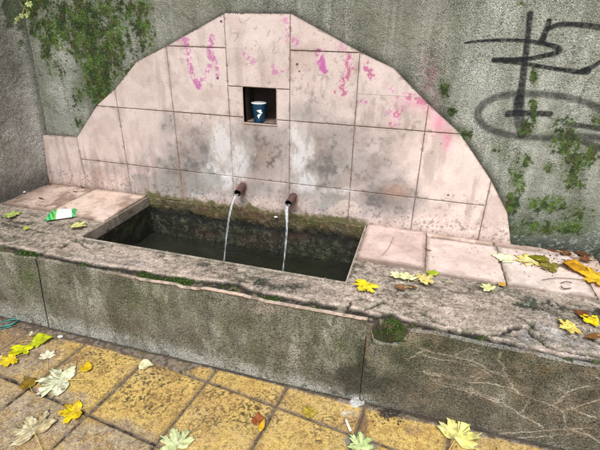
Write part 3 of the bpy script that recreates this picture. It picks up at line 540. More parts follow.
# ------------------------------------------------------------------ front panels (x, z)
TOPL = [(-60, 243), (0, 253), (36.7, 258.5), (70, 265), (100, 271.5), (120, 274.5), (140, 279), (176, 284), (182, 287), (198, 289), (204, 288), (240, 294.5), (265, 301), (300, 307), (340, 314.5), (366, 319)]
TOPR = [(370, 326), (374, 340), (385, 344), (398, 345), (405, 338), (411, 331), (440, 334.5), (480, 343.5), (528, 353), (560, 360), (600, 368), (700, 386)]
def topz(a, L):
    P = [FR(*p) for p in L]; return np.interp(a, [q[0] for q in P], [q[1] for q in P])
ROOT = [([(420, 350), (453, 357), (477, 363), (488, 371), (507, 378), (515, 391), (533, 400), (553, 407), (563, 415), (567, 428), (587, 435), (604, 445)], 1.3), ([(502, 364), (507, 378)], 1.), ([(500, 354), (499, 362), (502, 366)], .7), ([(423, 372), (445, 376), (467, 379), (478, 375), (484, 369)], .9), ([(467, 383), (490, 384), (514, 390)], .9), ([(437, 385), (458, 390), (477, 395), (503, 405), (523, 417), (543, 428)], .9),
        ([(529, 400), (527, 406), (521, 413)], .8), ([(470, 437), (510, 434), (537, 432), (563, 430), (590, 429)], .9), ([(567, 409), (580, 413), (598, 420)], .9), ([(407, 360), (415, 356), (423, 352)], .7), ([(563, 412), (585, 405), (604, 400)], .6), ([(455, 356), (470, 349), (480, 352)], .5), ([(497, 404), (483, 396), (470, 388)], .5), ([(585, 374), (604, 380)], .8), ([(553, 407), (570, 392), (590, 386)], .5)]
def front_paint(p, L, seed):
    a, b = p.a, p.b; n = p.fb(5, 5, 300); n2 = p.fb(18, 4, 301); n3 = p.fb(60, 3, 302)
    p.mix(.75*ss(.38, .62, n), (108, 105, 92)); p.mix(.6*ss(.0, .5, p.z(14, 5, 306)), (110, 110, 88)); p.mix(.5*ss(.1, .6, p.z(22, 4, 307, 1.4, .6)), (92, 86, 74))
    p.mix(.6*ss(.15, .6, p.z(9, 5, 330, 1.6, .6)), (170, 168, 154)); D = p.ell([(25, 285, 16, 20, 1.), (8, 300, 10, 16, .6), (75, 280, 26, 16, .4), (145, 300, 26, 24, .85), (190, 300, 26, 16, .4), (255, 330, 40, 16, .55), (300, 335, 30, 14, .4), (338, 345, 22, 16, .8), (400, 350, 22, 14, .8), (440, 350, 30, 12, .8), (470, 375, 30, 12, .35), (520, 365, 28, 12, .8), (510, 385, 20, 10, .6), (30, 262, 24, 6, .6), (360, 370, 12, 26, .8), (545, 375, 18, 12, .6)])
    p.mix(.6*ss(.1, .8, D*.8+.28*p.z(12, 5, 308)), (96, 104, 66)); p.mix(.6*ss(.45, .9, D*.7+.4*p.z(26, 4, 309)), (78, 94, 44)); p.moss = 0*a
    # pale washed band at the foot
    zb_ = b+ZL; hb = np.interp(a, [-1.2, -.6, 0, .5, .8, .9, 2], [.11, .10, .085, .07, .045, .03, .0]); p.mix(.9*(1-ss(.3, 1.2, zb_/np.maximum(hb, .001)+.5*(n2-.5)))*(a < .95), (172, 172, 164))
    p.mix(.5*p.ell([(20, 308, 30, 8), (60, 320, 30, 6)]), (150, 150, 138))
    if seed != 3: p.mix(.55*np.exp(-((zb_-.12)/.05)**2)*ss(-.2, .4, p.z(6, 4, 310)), (100, 86, 76))
    p.mix(.75*p.ell([(266, 309, 16, 5), (256, 304, 12, 3, .7)])*ss(.35, .5, n2+.1), (160, 142, 128))
    # black damp below the joint
    p.mix(.82*ss(.15, .75, p.ell([(360, 378, 20, 20), (350, 376, 24, 14, .8), (362, 360, 8, 24, .9), (378, 386, 24, 12, .7)])+.3*p.z(18, 5, 312)), (48, 50, 38)); p.mix(.85*p.ell([(357, 401, 7, 4)])*ss(.3, .5, n3+.15), (200, 202, 200))
    if seed == 3:
        p.mix(.55*ss(.35, .65, n2*.6+n*.4), (98, 94, 80)); p.mix(.75*p.ell([(440, 420, 80, 22), (500, 425, 60, 18)])*ss(.35, .6, n), (102, 96, 84)); p.mix(.7*p.ell([(590, 390, 26, 40), (575, 355, 30, 10, .6), (560, 380, 20, 20, .5)])*ss(-.6, .3, p.z(12, 4, 311)), (66, 58, 48)); p.mix(.6*p.ell([(430, 345, 24, 12), (405, 360, 20, 20, .8), (500, 352, 20, 6)]), (52, 60, 34))
        p.mix(.45*ss(.54, .66, p.fb(26, 4, 305))*p.ell([(540, 370, 50, 25)]), (128, 108, 78))
        ROOTS = ROOT+[([(u+7*math.sin(i*2.1)+3, v+6*math.cos(i*1.7)) for u, v in pts[:4]], .25) for i, (pts, w) in enumerate(ROOT) if len(pts) > 3]
        for pts, w in ROOTS:
            c = p.line(pts, w*.0007, .0027, .004)*ss(-1.3, -.2, p.z(22, 4, 313)+.5*(w-.9)); p.mix(.85*c, (188, 178, 160)); p.grain *= 1-.5*c; p.h += .0015*c
            p.mix(.25*p.line(pts, w*.004, .02, .008)*ss(.4, .6, n2), (140, 128, 112))
    zt_ = topz(a, L); e = zt_-b
    if seed == 2:
        pk = ss(-.35, .05, a); lt = (e < .0055)*pk; p.mix(lt*.85, (216, 190, 176)); p.mix((e < .006)*(1-pk)*.8*ss(.4, .55, n2), (170, 158, 140)); p.grain *= 1-.7*lt; p.mix(.7*((e >= .0075) & (e < .012))*pk*ss(.4, .5, n2), (90, 70, 56))
        p.h += .003*lt
    if seed == 1: p.mix((e < .006)*.7, (160, 156, 136))
    if seed == 3: lt = (e < .007)*ss(.4, .5, n2+.1)*ss(.86, .93, a); p.mix(lt*.75, (168, 166, 160)); p.h += .0015*lt; p.mix(.9*ss(.3, .6, p.ell([(372, 332, 3, 14)])), (70, 64, 46)); p.mix(.85*(e < .012)*ss(.78, .84, a)*(1-ss(.88, .93, a)), (158, 156, 146)); p.mix(.7*p.ell([(402, 330, 7, 10)]), (150, 132, 108))
    if seed == 3:
        jm = (1-ss(.008, .014, a-.8015+.004*(n2-.5)))*ss(-.15, -.12, b); p.mix(.85*jm, (112, 98, 78)); p.mix(.5*p.ell([(395, 352, 22, 14), (460, 346, 50, 9, .9), (515, 358, 30, 10, .9), (540, 375, 20, 12, .7)])*ss(-.5, .2, p.z(14, 5, 314)), (60, 70, 42)); p.mix(.45*ss(.0, .5, p.z(9, 5, 315)), (76, 68, 56)); p.mix(.4*ss(.2, .6, p.z(16, 5, 316)), (138, 124, 104))
    else: p.mix(.3*ss(.0, .6, p.z(7, 5, 317, 1.8, .5)), (150, 148, 134)); p.mix(.4*ss(.1, .5, p.z(12, 5, 319, 2., .3)), (88, 92, 66)); ch_ = ss(.5, .6, p.z(28, 4, 320)); p.mix(.5*ch_, (84, 78, 66)); p.h -= .0015*ch_; p.mix(.45*ss(.2, .7, p.z(10, 5, 318, 1.8, .5)), (84, 82, 68))
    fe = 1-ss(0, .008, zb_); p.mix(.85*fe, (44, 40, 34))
    p.h += .004*(n2-.5)+.0025*(n3-.5)+.004*(n-.5)
def front(xa, xb, L, seed, sl0=0., sl1=0., push=0.):
    A = axis(xa, xb, .0035) if xb < 2 else np.concatenate([axis(xa, 1.75, .0035), np.arange(1.78, xb, .03)])
    B = np.concatenate([np.linspace(0, .965, 105), np.linspace(.972, 1, 8)])
    def snap(a, t):
        t0 = t.copy(); ax = a+(sl0*(1-(a-xa)/(xb-xa))+sl1*(a-xa)/(xb-xa))*(t0-1)
        z = -ZL+t0*(topz(ax, L)+.0025*(fbm(ax, ax*0, 55, 3, 9)-.5)+ZL); return ax, z
    def kp(a, b): return np.ones(len(a), bool)
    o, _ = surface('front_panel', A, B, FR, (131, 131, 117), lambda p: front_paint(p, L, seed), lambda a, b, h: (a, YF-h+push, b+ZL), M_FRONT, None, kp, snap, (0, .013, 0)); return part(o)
front(-1.19, -.556, TOPL, 1, 0, .045); front(-.548, .799, TOPL, 2, .045, 0.); f3 = front(.8015, 2.9, TOPR, 3, 0, 0, .004); f3['label'] = 'darker right-hand front panel crossed by pale root-like cracks'
# solid core behind the panels (so joints and broken edges are not see-through)
co, fc = [], []
box_into(co, fc, -1.25, 2.9, YF+.026, HY0-.02, -.02, ZL-.045); box_into(co, fc, -1.25, HX0-.02, HY0-.02, 0, -.02, ZL-.03); box_into(co, fc, HX1+.02, 2.9, HY0-.02, 0, -.02, ZL-.03)
part(mesh_obj('masonry_core', co, fc, plain('dark_damp_masonry', (52, 48, 38), .95, .4, 60, bump=.004), None, False))
# ------------------------------------------------------------------ pavement (rotated paving frame)
def pave_pos(a, b, h): return GX+cT*a-sT*b, GY+sT*a+cT*b, h
GJ = .0055
JB = [0, GS, -GS, -2*GS]; 
def gpaint(p):
    a, b = p.a, p.b; n = p.fb(4, 5, 401); n2 = p.fb(16, 4, 402); n3 = p.fb(70, 3, 403); x, y, _z = pave_pos(a, b, 0)
    ia, ib = np.floor(a/GS), np.floor(b/GS); fa, fb_ = a-ia*GS, b-ib*GS
    da = np.minimum(fa, GS-fa); db = np.minimum(fb_, GS-fb_)
    r1 = _h(ia+50, ib+50, 21); r2 = _h(ia+50, ib+50, 22)
    p.mix(.5*r1, (196, 163, 88)); p.mix(.4*ss(.45, .65, n2), (184, 150, 96)); p.mix(.35*ss(.5, .7, n), (208, 178, 104))
    # worn, greyed tiles: mask follows the dirt seen on the left and in the near-left row
    gy = p.ell([(20, 355, 60, 28, 1.15), (-30, 370, 60, 40, 1.2), (20, 420, 70, 36, 1.4), (110, 440, 60, 26, 1.2), (-40, 440, 60, 50, 1.3), (60, 400, 50, 16, .9), (30, 335, 60, 16, 1.), (130, 345, 40, 8, .6), (350, 415, 20, 14, .6), (355, 400, 26, 10, .6), (470, 440, 60, 12, .45), (300, 392, 50, 8, .4), (420, 428, 20, 14, .5)])
    gm = ss(.3, .75, gy*.85+.5*(n2-.5)+.25*(n-.5)); p.mix(.35*ss(-.1, .5, p.z(5, 5, 417)), (178, 156, 118)); p.mix(.9*gm, (166, 150, 128)); p.mix(.5*gm*ss(.45, .6, n3), (126, 108, 92)); p.mix(.4*gm*ss(.5, .65, p.fb(9, 3, 411)), (196, 178, 156)); p.mix(.6*ss(.25, .6, p.ell([(20, 345, 50, 14), (60, 355, 30, 10), (0, 330, 40, 14)]))*ss(.3, .55, n2+.05), (112, 86, 66))
    # pits and black specks
    sp = ss(.60, .68, p.fb(90, 3, 404)); de = .3+.7*p.ell([(150, 395, 34, 14), (240, 405, 40, 18, .8), (160, 380, 40, 14, .7), (100, 360, 34, 12, .5), (330, 425, 30, 12, .3)]); p.mix(.8*sp*de, (70, 54, 36)); p.mix(.55*ss(.5, .6, p.fb(45, 3, 405))*p.ell([(152, 397, 26, 11)]), (104, 88, 60))
    p.mix(.5*ss(.62, .7, p.fb(26, 4, 406)), (150, 116, 64)); p.mix(.3*ss(.62, .7, p.fb(120, 2, 407)), (222, 196, 130))
    pk_ = ss(.40, .50, p.z(150, 1, 412)*.8+.3*p.z(16, 3, 413)+.16*(de-.5))*(.35+.65*ss(.2, .6, de)); p.mix(.8*pk_, (62, 52, 40)); p.mix(.35*ss(.1, .5, p.z(12, 5, 414)), (178, 140, 80)); p.h = .0022*(n2-.5)+.0016*(n3-.5)-.0016*sp*de-.001*pk_+.004*(r1-.5)+(r2-.5)*.008*(fa/GS-.5)
    # worn edges and joints
    dj = np.minimum(da, db); p.mix(.55*(1-ss(GJ, .022, dj+.012*(n2-.5))), (132, 108, 74)); p.h -= .003*(1-ss(GJ, GJ+.007, dj))
    wob = .0025*(n2-.5)*2; j = 1-ss(GJ-.0012, GJ+.0012, dj+wob); bn = (db <= da)
    lowr = ss(.05, -.03, b)*ss(1.1, .5, a); p.mix(j*.95, (100, 88, 74)); p.mix(j*.85*ss(.0, .35, p.z(24, 4, 415)-.2+.85*lowr), (32, 28, 26)); p.mix(j*.6*lowr*ss(.2, .5, p.z(60, 3, 416)), (150, 140, 136)); p.mix(j*.5*ss(.56, .62, n3), (140, 128, 110)); p.h -= .006*j
    # mortar/soil strip along the wall foot
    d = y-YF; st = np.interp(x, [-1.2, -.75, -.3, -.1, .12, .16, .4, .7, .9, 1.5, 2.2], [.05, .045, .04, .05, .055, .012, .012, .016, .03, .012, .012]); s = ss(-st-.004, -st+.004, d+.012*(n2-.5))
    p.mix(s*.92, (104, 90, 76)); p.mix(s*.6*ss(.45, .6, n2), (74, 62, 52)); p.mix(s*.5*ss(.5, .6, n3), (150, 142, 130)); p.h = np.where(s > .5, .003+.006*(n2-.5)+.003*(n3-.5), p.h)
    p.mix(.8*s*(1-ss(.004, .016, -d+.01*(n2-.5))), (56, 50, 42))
    # whitish plaster spill and black crumbs by the joint
    p.mix(.85*ss(.4, .6, p.ell([(357, 403, 8, 5), (345, 412, 12, 8, .5)])+.3*(n3-.5)), (196, 196, 192)); p.mix(.9*ss(.5, .62, p.ell([(390, 414, 14, 6)])+.5*(n3-.5)), (48, 44, 38)); p.mix(.85*ss(.4, .6, p.ell([(353, 440, 10, 9), (372, 446, 8, 6, .8)])), (124, 124, 122))
    p.mix(.8*ss(.4, .7, p.ell([(363, 424, 6, 16)])+.2*(n3-.5)), (110, 84, 68))
vis_a = axis(-1.05, 2.25, .0024, [i*GS+s*GJ for i in range(-3, 8) for s in (-1.3, -.7, .7, 1.3)], far_lo=-4.0, far_hi=5.5, farstep=.06)
vis_b = axis(-.34, .62, .0024, [i*GS+s*GJ for i in range(-2, 3) for s in (-1.3, -.7, .7, 1.3)], far_lo=-3.5, farstep=.06)
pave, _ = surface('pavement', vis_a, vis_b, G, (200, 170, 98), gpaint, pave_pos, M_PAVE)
tag(pave, kind='structure')
M_GR = plain('grey_asphalt', (104, 100, 92), .9, .25, 6)
gr = mesh_obj('ground', [(-60, -60, -.012), (60, -60, -.012), (60, 60, -.012), (-60, 60, -.012)], [(0, 1, 2, 3)], M_GR); tag(gr, kind='structure')
# ------------------------------------------------------------------ tubes
def tube(name, pts, rad, mat, parent=None, seg=10, cap=True, wob=0.):
    P = [Vector(p) for p in pts]; co = []; fc = []
    for i, p in enumerate(P):
        t = (P[min(i+1, len(P)-1)]-P[max(i-1, 0)]).normalized(); n = t.orthogonal() if abs(t.z) > .99 else t.cross(Vector((0, 0, 1))); n.normalize(); b = t.cross(n)
        r = rad[i] if isinstance(rad, (list, np.ndarray)) else rad
        for k in range(seg):
            an = 2*math.pi*k/seg; rr = r*(1+wob*math.sin(an*2+i*.5)); co.append(p+n*math.cos(an)*rr+b*math.sin(an)*rr)
    for i in range(len(P)-1):
        for k in range(seg): fc.append((i*seg+k, i*seg+(k+1) % seg, (i+1)*seg+(k+1) % seg, (i+1)*seg+k))
    if cap: fc.append(tuple(range(seg))[::-1]); fc.append(tuple((len(P)-1)*seg+k for k in range(seg)))
    return mesh_obj(name, [tuple(c) for c in co], fc, mat, parent)
M_PIPE = plain('rusty_iron_pipe', (92, 68, 64), .6, .35, 90, .3, .002); M_DARK = plain('wet_black_iron', (26, 24, 22), .25, .3, 60, .4)
def wm():
    m, nt, b = newmat('running_water'); b.inputs['Base Color'].default_value = (.93, .97, 1, 1); b.inputs['Roughness'].default_value = .06; b.inputs['IOR'].default_value = 1.33; b.inputs['Transmission Weight'].default_value = .8
    co = N(nt, 'ShaderNodeTexCoord'); mp = N(nt, 'ShaderNodeMapping'); mp.inputs['Scale'].default_value = (160, 160, 9); n = N(nt, 'ShaderNodeTexNoise'); n.inputs['Scale'].default_value = 1; n.inputs['Detail'].default_value = 4
    nt.links.new(co.outputs['Object'], mp.inputs[0]); nt.links.new(mp.outputs[0], n.inputs['Vector']); bp = N(nt, 'ShaderNodeBump'); bp.inputs['Distance'].default_value = .0025; nt.links.new(n.outputs['Fac'], bp.inputs['Height']); nt.links.new(bp.outputs[0], b.inputs['Normal'])
    mr = N(nt, 'ShaderNodeMapRange'); mr.inputs['From Min'].default_value = .4; mr.inputs['From Max'].default_value = .62; mr.inputs['To Min'].default_value = .98; mr.inputs['To Max'].default_value = .72; nt.links.new(n.outputs['Fac'], mr.inputs['Value']); nt.links.new(mr.outputs[0], b.inputs['Transmission Weight'])
    return m
M_WATER = wm()
TIPY = -.085; WZ = ZL-.215
def spout(bu, bv, tu, tv, eu, ev, r, lab, two=False):
    b0 = Vector(hit(bu, bv, 1, -PT)); t0 = Vector(hit(tu, tv, 1, TIPY)); d = (t0-b0).normalized(); b0 = b0-d*.05
    ring = [b0, b0.lerp(t0, .5), t0-d*.006, t0]
    o = tube('spout', ring, [r*1.12, r*1.05, r, r*.96], M_PIPE, None, 16, False, .03)
    # hollow mouth
    mth = tube('spout_mouth', [t0+d*.0005, t0, t0-d*.002, t0-d*.03], [r*.96, r*1.02, r*.76, r*.74], M_DARK, o, 16, False); 
    part(o)
    mth.parent = o
    # flange of mortar/rust at the wall
    # falling water: parabola leaving the mouth
    tgt = Vector(hit(eu, ev, 1, -.24)); 
    g = 9.81; fall = t0.z-tgt.z-.0; tt = math.sqrt(2*max(fall, .05)/g); vx = (tgt.x-t0.x)/tt; vy = (tgt.y-t0.y)/tt; zend = WZ-.01
    tend = math.sqrt(2*(t0.z-zend)/g); strands = [(0, 0, .0052, 0)] if not two else [(-.006, 0, .0052, 0), (.007, .003, .006, 1)]
    cos, fcs = [], []
    for ox, oy, rr, k in strands:
        te = tend if k == 0 else tend*.62
        for i in range(61):
            t = te*i/60; c = Vector((t0.x+vx*t+ox*math.cos(i*.09+k), t0.y+vy*t+oy-.002, t0.z-.005-.5*g*t*t)); q = rr*(1.3-.65*i/60)*(1+.12*math.sin(i*.35+k)*(i/60)+.07*math.sin(i*.83+k*2))
            if k == 1: q *= max(.05, 1-(i/60)**2)
            n0 = len(cos)
            for s in range(10):
                an = 2*math.pi*s/10; w = 1+.2*math.cos(2*an+.4*math.sin(i*.11)); cos.append((c.x+q*w*math.cos(an), c.y+q*w*math.sin(an)*.8, c.z))
            if i: fcs += [(n0-10+s, n0-10+(s+1) % 10, n0+(s+1) % 10, n0+s) for s in range(10)]
    st = mesh_obj('water_stream', cos, fcs, M_WATER); tag(st, lab, 'water jet', 'streams of water falling from the spouts')
    nb_ = len(strands)
    for i in range(46):                                              # broken drops thrown up where it lands
        t = te_ = tend*random.uniform(.86, 1.); cx_, cy_, cz_ = t0.x+vx*tend+random.gauss(0, .014), t0.y+vy*tend+random.gauss(0, .014), WZ+abs(random.gauss(0, .012)); q = random.uniform(.0012, .0034); n0 = len(cos)
        cos += [(cx_+q, cy_, cz_), (cx_-q, cy_, cz_), (cx_, cy_+q, cz_), (cx_, cy_-q, cz_), (cx_, cy_, cz_+q), (cx_, cy_, cz_-q)]; fcs += [(n0+a, n0+b_, n0+c_) for a, b_, c_ in ((0, 2, 4), (2, 1, 4), (1, 3, 4), (3, 0, 4), (2, 0, 5), (1, 2, 5), (3, 1, 5), (0, 3, 5))]
    return t0
t1 = spout(243, 186, 237.5, 193, 224, 262, .0172, 'thin stream of water falling from the left spout into the basin')
t2 = spout(293.5, 196, 288.5, 203.5, 283.5, 270, .0172, 'thicker double stream of water falling from the right spout into the basin', True)
wtr = bpy.data.materials.new('basin_water'); wtr.use_nodes = True; nt = wtr.node_tree; b = nt.nodes['Principled BSDF']; b.inputs['Base Color'].default_value = (.42, .46, .36, 1); b.inputs['Roughness'].default_value = .02; b.inputs['IOR'].default_value = 1.33; b.inputs['Transmission Weight'].default_value = .97
wn = N(nt, 'ShaderNodeTexNoise'); wn.inputs['Scale'].default_value = 35; wb = N(nt, 'ShaderNodeBump'); wb.inputs['Distance'].default_value = .012; nt.links.new(wn.outputs['Fac'], wb.inputs['Height']); nt.links.new(wb.outputs[0], b.inputs['Normal'])
xs = np.linspace(HX0, HX1, 360); ys = np.linspace(HY0, HY1+.03, 160); X, Y = np.meshgrid(xs, ys); Z = np.full(X.shape, WZ)
for t0 in (t1, t2): r = np.hypot(X-t0.x, Y+.24); Z += .0035*np.cos(r*190)*np.exp(-r*6)
i = np.arange(159*359); v = i//359*360+i % 359
bw = mesh_obj('water', np.stack([X.ravel(), Y.ravel(), Z.ravel()], 1), np.stack([v, v+1, v+361, v+360], 1), wtr); tag(bw, kind='structure')
# ------------------------------------------------------------------ paper cup in the niche
M_CUP = plain('dark_blue_printed_paper', (14, 62, 92), .35, .12, 30); M_WHITE = plain('white_paper', (238, 240, 240), .5, .04, 30)
cc = Vector(hit(263.5, 119.5, 2, zb)); cc.y = max(min(cc.y, .08), .0); cc = Vector((cc.x, .022, zb))
cup = empty('paper_cup', cc); tag(cup, 'dark blue paper cup with white rim and white print standing in the square niche', 'paper cup')
def lathe(name, prof, mat, parent, seg=40, loc=(0, 0, 0)):
    co = [(r*math.cos(2*math.pi*k/seg)+loc[0], r*math.sin(2*math.pi*k/seg)+loc[1], z+loc[2]) for r, z in prof for k in range(seg)]
    fc = [(i*seg+k, i*seg+(k+1) % seg, (i+1)*seg+(k+1) % seg, (i+1)*seg+k) for i in range(len(prof)-1) for k in range(seg)]
    return mesh_obj(name, co, fc, mat, parent)
CH, R0, R1 = .088, .0245, .0335
lathe('cup_body', [(0, .003), (R0-.002, .003), (R0, 0), (R0+.0005, .001), (R1, CH-.001)], M_CUP, cup)
lathe('cup_lining', [(R1-.0006, CH-.002), (R0-.0012, .005), (0, .005)], M_WHITE, cup)
lathe('cup_rim', [(R1+.0017*math.cos(t), CH+.0017*math.sin(t)) for t in np.linspace(0, 2*math.pi, 9)], M_WHITE, cup)
def on_cup(pts, name, off=.0006):
    """white printed shape: polygon in (arc metres, height), fanned from its middle, bent round the cup"""
    ang0 = math.atan2(CAM[1]-cc.y, CAM[0]-cc.x)
    def P(s, z): r = R0+(R1-R0)*z/CH+off; an = ang0+s/r; return (r*math.cos(an), r*math.sin(an), z)
    D = []
    for k in range(len(pts)):
        (s0, z0), (s1, z1) = pts[k], pts[(k+1) % len(pts)]
        for t in range(3): D.append((s0+(s1-s0)*t/3, z0+(z1-z0)*t/3))
    cx = sum(p[0] for p in D)/len(D); cy = sum(p[1] for p in D)/len(D)
    return mesh_obj(name, [P(cx, cy)]+[P(*p) for p in D], [(0, k+1, (k+1) % len(D)+1) for k in range(len(D))], M_WHITE, cup)
blob_ = lambda cx, cy, rx, ry, w=.15, ph=0: [(cx+rx*math.cos(t)*(1+w*math.sin(3*t+ph)), cy+ry*math.sin(t)*(1+w*math.cos(2*t+ph))) for t in np.linspace(0, 2*math.pi, 14)[:-1]]
on_cup(blob_(.004, .055, .008, .009), 'print_mark'); on_cup(blob_(.0095, .048, .007, .005, .2, 1), 'print_mark', .0008); on_cup([(-.011, .057), (-.008, .061), (-.003, .058), (0, .052), (-.004, .0525), (-.008, .0545)], 'print_mark', .001)
on_cup([(-.010, .033), (-.004, .041), (.006, .043), (.011, .038), (.004, .034), (.001, .026), (-.002, .018), (-.005, .028)], 'print_mark', .0009)
# ------------------------------------------------------------------ snack wrapper on the ledge
def wrapper():
    c = [np.array(T(*p)) for p in [(45, 221.5), (77, 217), (79.5, 209.5), (52, 210.5)]]
    nx, ny = 48, 22; co = []; col = []
    for j in range(ny+1):
        for i in range(nx+1):
            s, t = i/nx, j/ny; p = (c[0]*(1-s)+c[1]*s)*(1-t)+(c[3]*(1-s)+c[2]*s)*t
            edge = min(s, 1-s); z = .016*(math.sin(math.pi*t)**.6)*min(1, edge/.16)**.7+.0015*math.sin(s*60)*(edge < .12)+.003*math.sin(s*9+t*5)*math.sin(math.pi*t)
            p = p+np.array([.002*math.sin(j*2.4), 0])*(1 if i in (0, nx) else 0)
            co.append((p[0], p[1], ZL+.004+max(z, .001)))
            sk = s+.10*(t-.5); g = (sk < .27 or sk > .80); strp = (math.sin((s*1.0+t*.34)*46) > .1)
            cl = (20, 150, 72) if g and strp else ((96, 205, 120) if g else (238, 244, 242))
            if .44 < s < .54 and .35 < t < .62 and (i+j) % 3 == 0: cl = (60, 160, 150)
            if sk < .30 and sk > .24: cl = (130, 190, 60)
            col.append(lin(cl))
    n = len(co); co += [(x, y, ZL+.002) for x, y, z in co]; col += col
    fc = []
    for j in range(ny):
        for i in range(nx): v = j*(nx+1)+i; fc.append((v, v+1, v+nx+2, v+nx+1)); fc.append((n+v, n+v+nx+1, n+v+nx+2, n+v+1))
    for i in range(nx): fc.append((i, i+n, i+n+1, i+1)); v = ny*(nx+1)+i; fc.append((v, v+1, v+n+1, v+n))
    for j in range(ny): v = j*(nx+1); fc.append((v, v+nx+1, v+nx+1+n, v+n)); v += nx; fc.append((v, v+n, v+n+nx+1, v+nx+1))
    m, nt, b = newmat('glossy_foil'); a = N(nt, 'ShaderNodeAttribute', attribute_name='Col'); nt.links.new(a.outputs['Color'], b.inputs['Base Color']); b.inputs['Roughness'].default_value = .25
    nz = N(nt, 'ShaderNodeTexNoise'); nz.inputs['Scale'].default_value = 90; bp = N(nt, 'ShaderNodeBump'); bp.inputs['Distance'].default_value = .002; nt.links.new(nz.outputs['Fac'], bp.inputs['Height']); nt.links.new(bp.outputs[0], b.inputs['Normal'])
    o = mesh_obj('snack_wrapper', co, fc, m); attrs(o, np.array(col)); return tag(o, 'crumpled green and white foil packet lying on the left end of the ledge', 'packet')
wrapper()
# ------------------------------------------------------------------ leaves
def leaf_outline(kind):
    if kind == 'maple':
        half = [(0, 1.0), (.07, .88), (.19, .84), (.17, .72), (.27, .62), (.22, .50), (.32, .56), (.42, .70), (.50, .63), (.68, .68), (.62, .54), (.74, .46), (.62, .38), (.50, .28), (.46, .20), (.60, .18), (.76, .10), (.70, 0), (.80, -.12), (.60, -.18), (.42, -.26), (.26, -.30), (.10, -.22), (0, -.16)]
    elif kind == 'broad':
        half = [(0, 1.0), (.06, .90), (.14, .82), (.18, .70), (.30, .66), (.34, .54), (.46, .50), (.44, .38), (.56, .28), (.50, .14), (.54, 0), (.40, -.10), (.26, -.2), (.1, -.22), (0, -.18)]
    else:
        half = [(0, 1.0), (.10, .82), (.2, .6), (.27, .35), (.28, .1), (.22, -.15), (.1, -.35), (0, -.42)]
    return half+[(-x, y) for x, y in half[-2:0:-1]]
nleaf = [0]
def leaf(u, v, size, rot, color, label, plane='ledge', kind='maple', c2=None, flat=.5, stem=.6, sb=0., lift=.0, squash=1., dz=0., name='fallen_leaf', spots=.0, group=None):
    if plane == 'ledge': p = hit(u, v, 2, ZL+.006+lift); base = Vector(p)
    elif plane == 'ground': base = Vector(hit(u, v, 2, .004+lift))
    size *= 1.22 if plane == 'ground' else 1.2
    rs = random.Random(nleaf[0]*17+3); nleaf[0] += 1; sd = nleaf[0]
    ol = leaf_outline(kind); ol = [(x*(1+rs.uniform(-.1, .1)), y*(1+rs.uniform(-.07, .07))) for x, y in ol]
    D = []
    for k in range(len(ol)):
        (x0, y0), (x1, y1) = ol[k], ol[(k+1) % len(ol)]; D += [(x0, y0), ((x0+x1)/2+rs.uniform(-.02, .02), (y0+y1)/2+rs.uniform(-.02, .02))]
    rings = [1., .9, .78, .64, .5, .36, .22, .1]; co = []; col = []; nr = len(D); C1 = lin(color); C2 = lin(c2) if c2 else C1*.75
    tips = [0, 1.05, -1.05, 2.0, -2.0]
    curl = rs.uniform(.10, .24)*(1-flat)*2; ph = rs.uniform(0, 6)
    def zf(x, y):
        r2 = x*x+y*y; return size*(curl*r2*(.6+.5*math.sin(3*math.atan2(y, x)+ph))+.02*math.sin(9*x+ph)+.02*math.cos(8*y))+.0006
    for ri, r in enumerate(rings):
        for x, y in D:
            X_, Y_ = x*r, y*r+.0; co.append((X_*size*squash, Y_*size, zf(X_, Y_)))
            an = math.atan2(X_, Y_); vein = min(abs(an-t) for t in tips); vf = math.exp(-(vein/.07)**2)*(r < .98)
            nz = float(fbm(np.array([X_*3+sd*7.]), np.array([Y_*3.]), 1.2, 3, sd)[0]); m_ = min(1, max(0, (nz-.38)*3.4))
            c = C1*(1-m_)+C2*m_; c = c*(1-.2*vf) if (sd % 2 and min(color) < 100) else c*(1-.3*vf)+.42*vf*C1
            if spots and rs.random() < spots: c = c*.35+lin((80, 50, 24))*.3
            bl = float(fbm(np.array([X_*7+sd*3.]), np.array([Y_*7.]), 1., 3, sd+40)[0])
            if bl > .62: c = c*(1-.6*min(1, (bl-.62)*9))+lin((120, 84, 40))*.6*min(1, (bl-.62)*9)
            if r > .8 and rs.random() < .25: c = c*.72
            col.append(c)
    co.append((0, 0, .0006)); col.append(C1*.85)
    fc = [(ri*nr+k, ri*nr+(k+1) % nr, (ri+1)*nr+(k+1) % nr, (ri+1)*nr+k) for ri in range(len(rings)-1) for k in range(nr)]
    fc += [((len(rings)-1)*nr+k, (len(rings)-1)*nr+(k+1) % nr, len(co)-1) for k in range(nr)]
    mn = min(c[2] for c in co)
    co = [(x, y, z-mn+.0005) for x, y, z in co]
    n = len(co); th = .0006; co += [(x, y, z-th) for x, y, z in co]; fc += [tuple(n+i for i in f[::-1]) for f in fc]; col += col
    fc += [((k+1) % nr, k, n+k, n+(k+1) % nr) for k in range(nr)]
    o = mesh_obj(name, co, fc, M_LEAF); attrs(o, np.array(col)); o.location = base+Vector((0, 0, dz)); o.rotation_euler = (rs.uniform(-.05, .05), rs.uniform(-.05, .05), math.radians(rot))
    if stem > 0:
        L = size*stem; z0 = -mn+.0005; pts = [(0, 0, z0), (0+sb*L*.2, -.25*L-.1*size, z0+.002), (sb*L*.5, -.6*L-.12*size, z0+.003), (sb*L, -L-.14*size, max(.001, .002))]
        s = tube('stem', smooth(pts, 4), max(.0009, size*.014), M_STEM if max(color) > 120 else M_STEMB, o, 6)
    tag(o, label, 'leaf', group or 'fallen autumn leaves'); return o
M_STEM = plain('pale_leaf_stalk', (196, 180, 110), .5, .2, 60); M_STEMB = plain('brown_leaf_stalk', (110, 78, 48), .6, .2, 60)
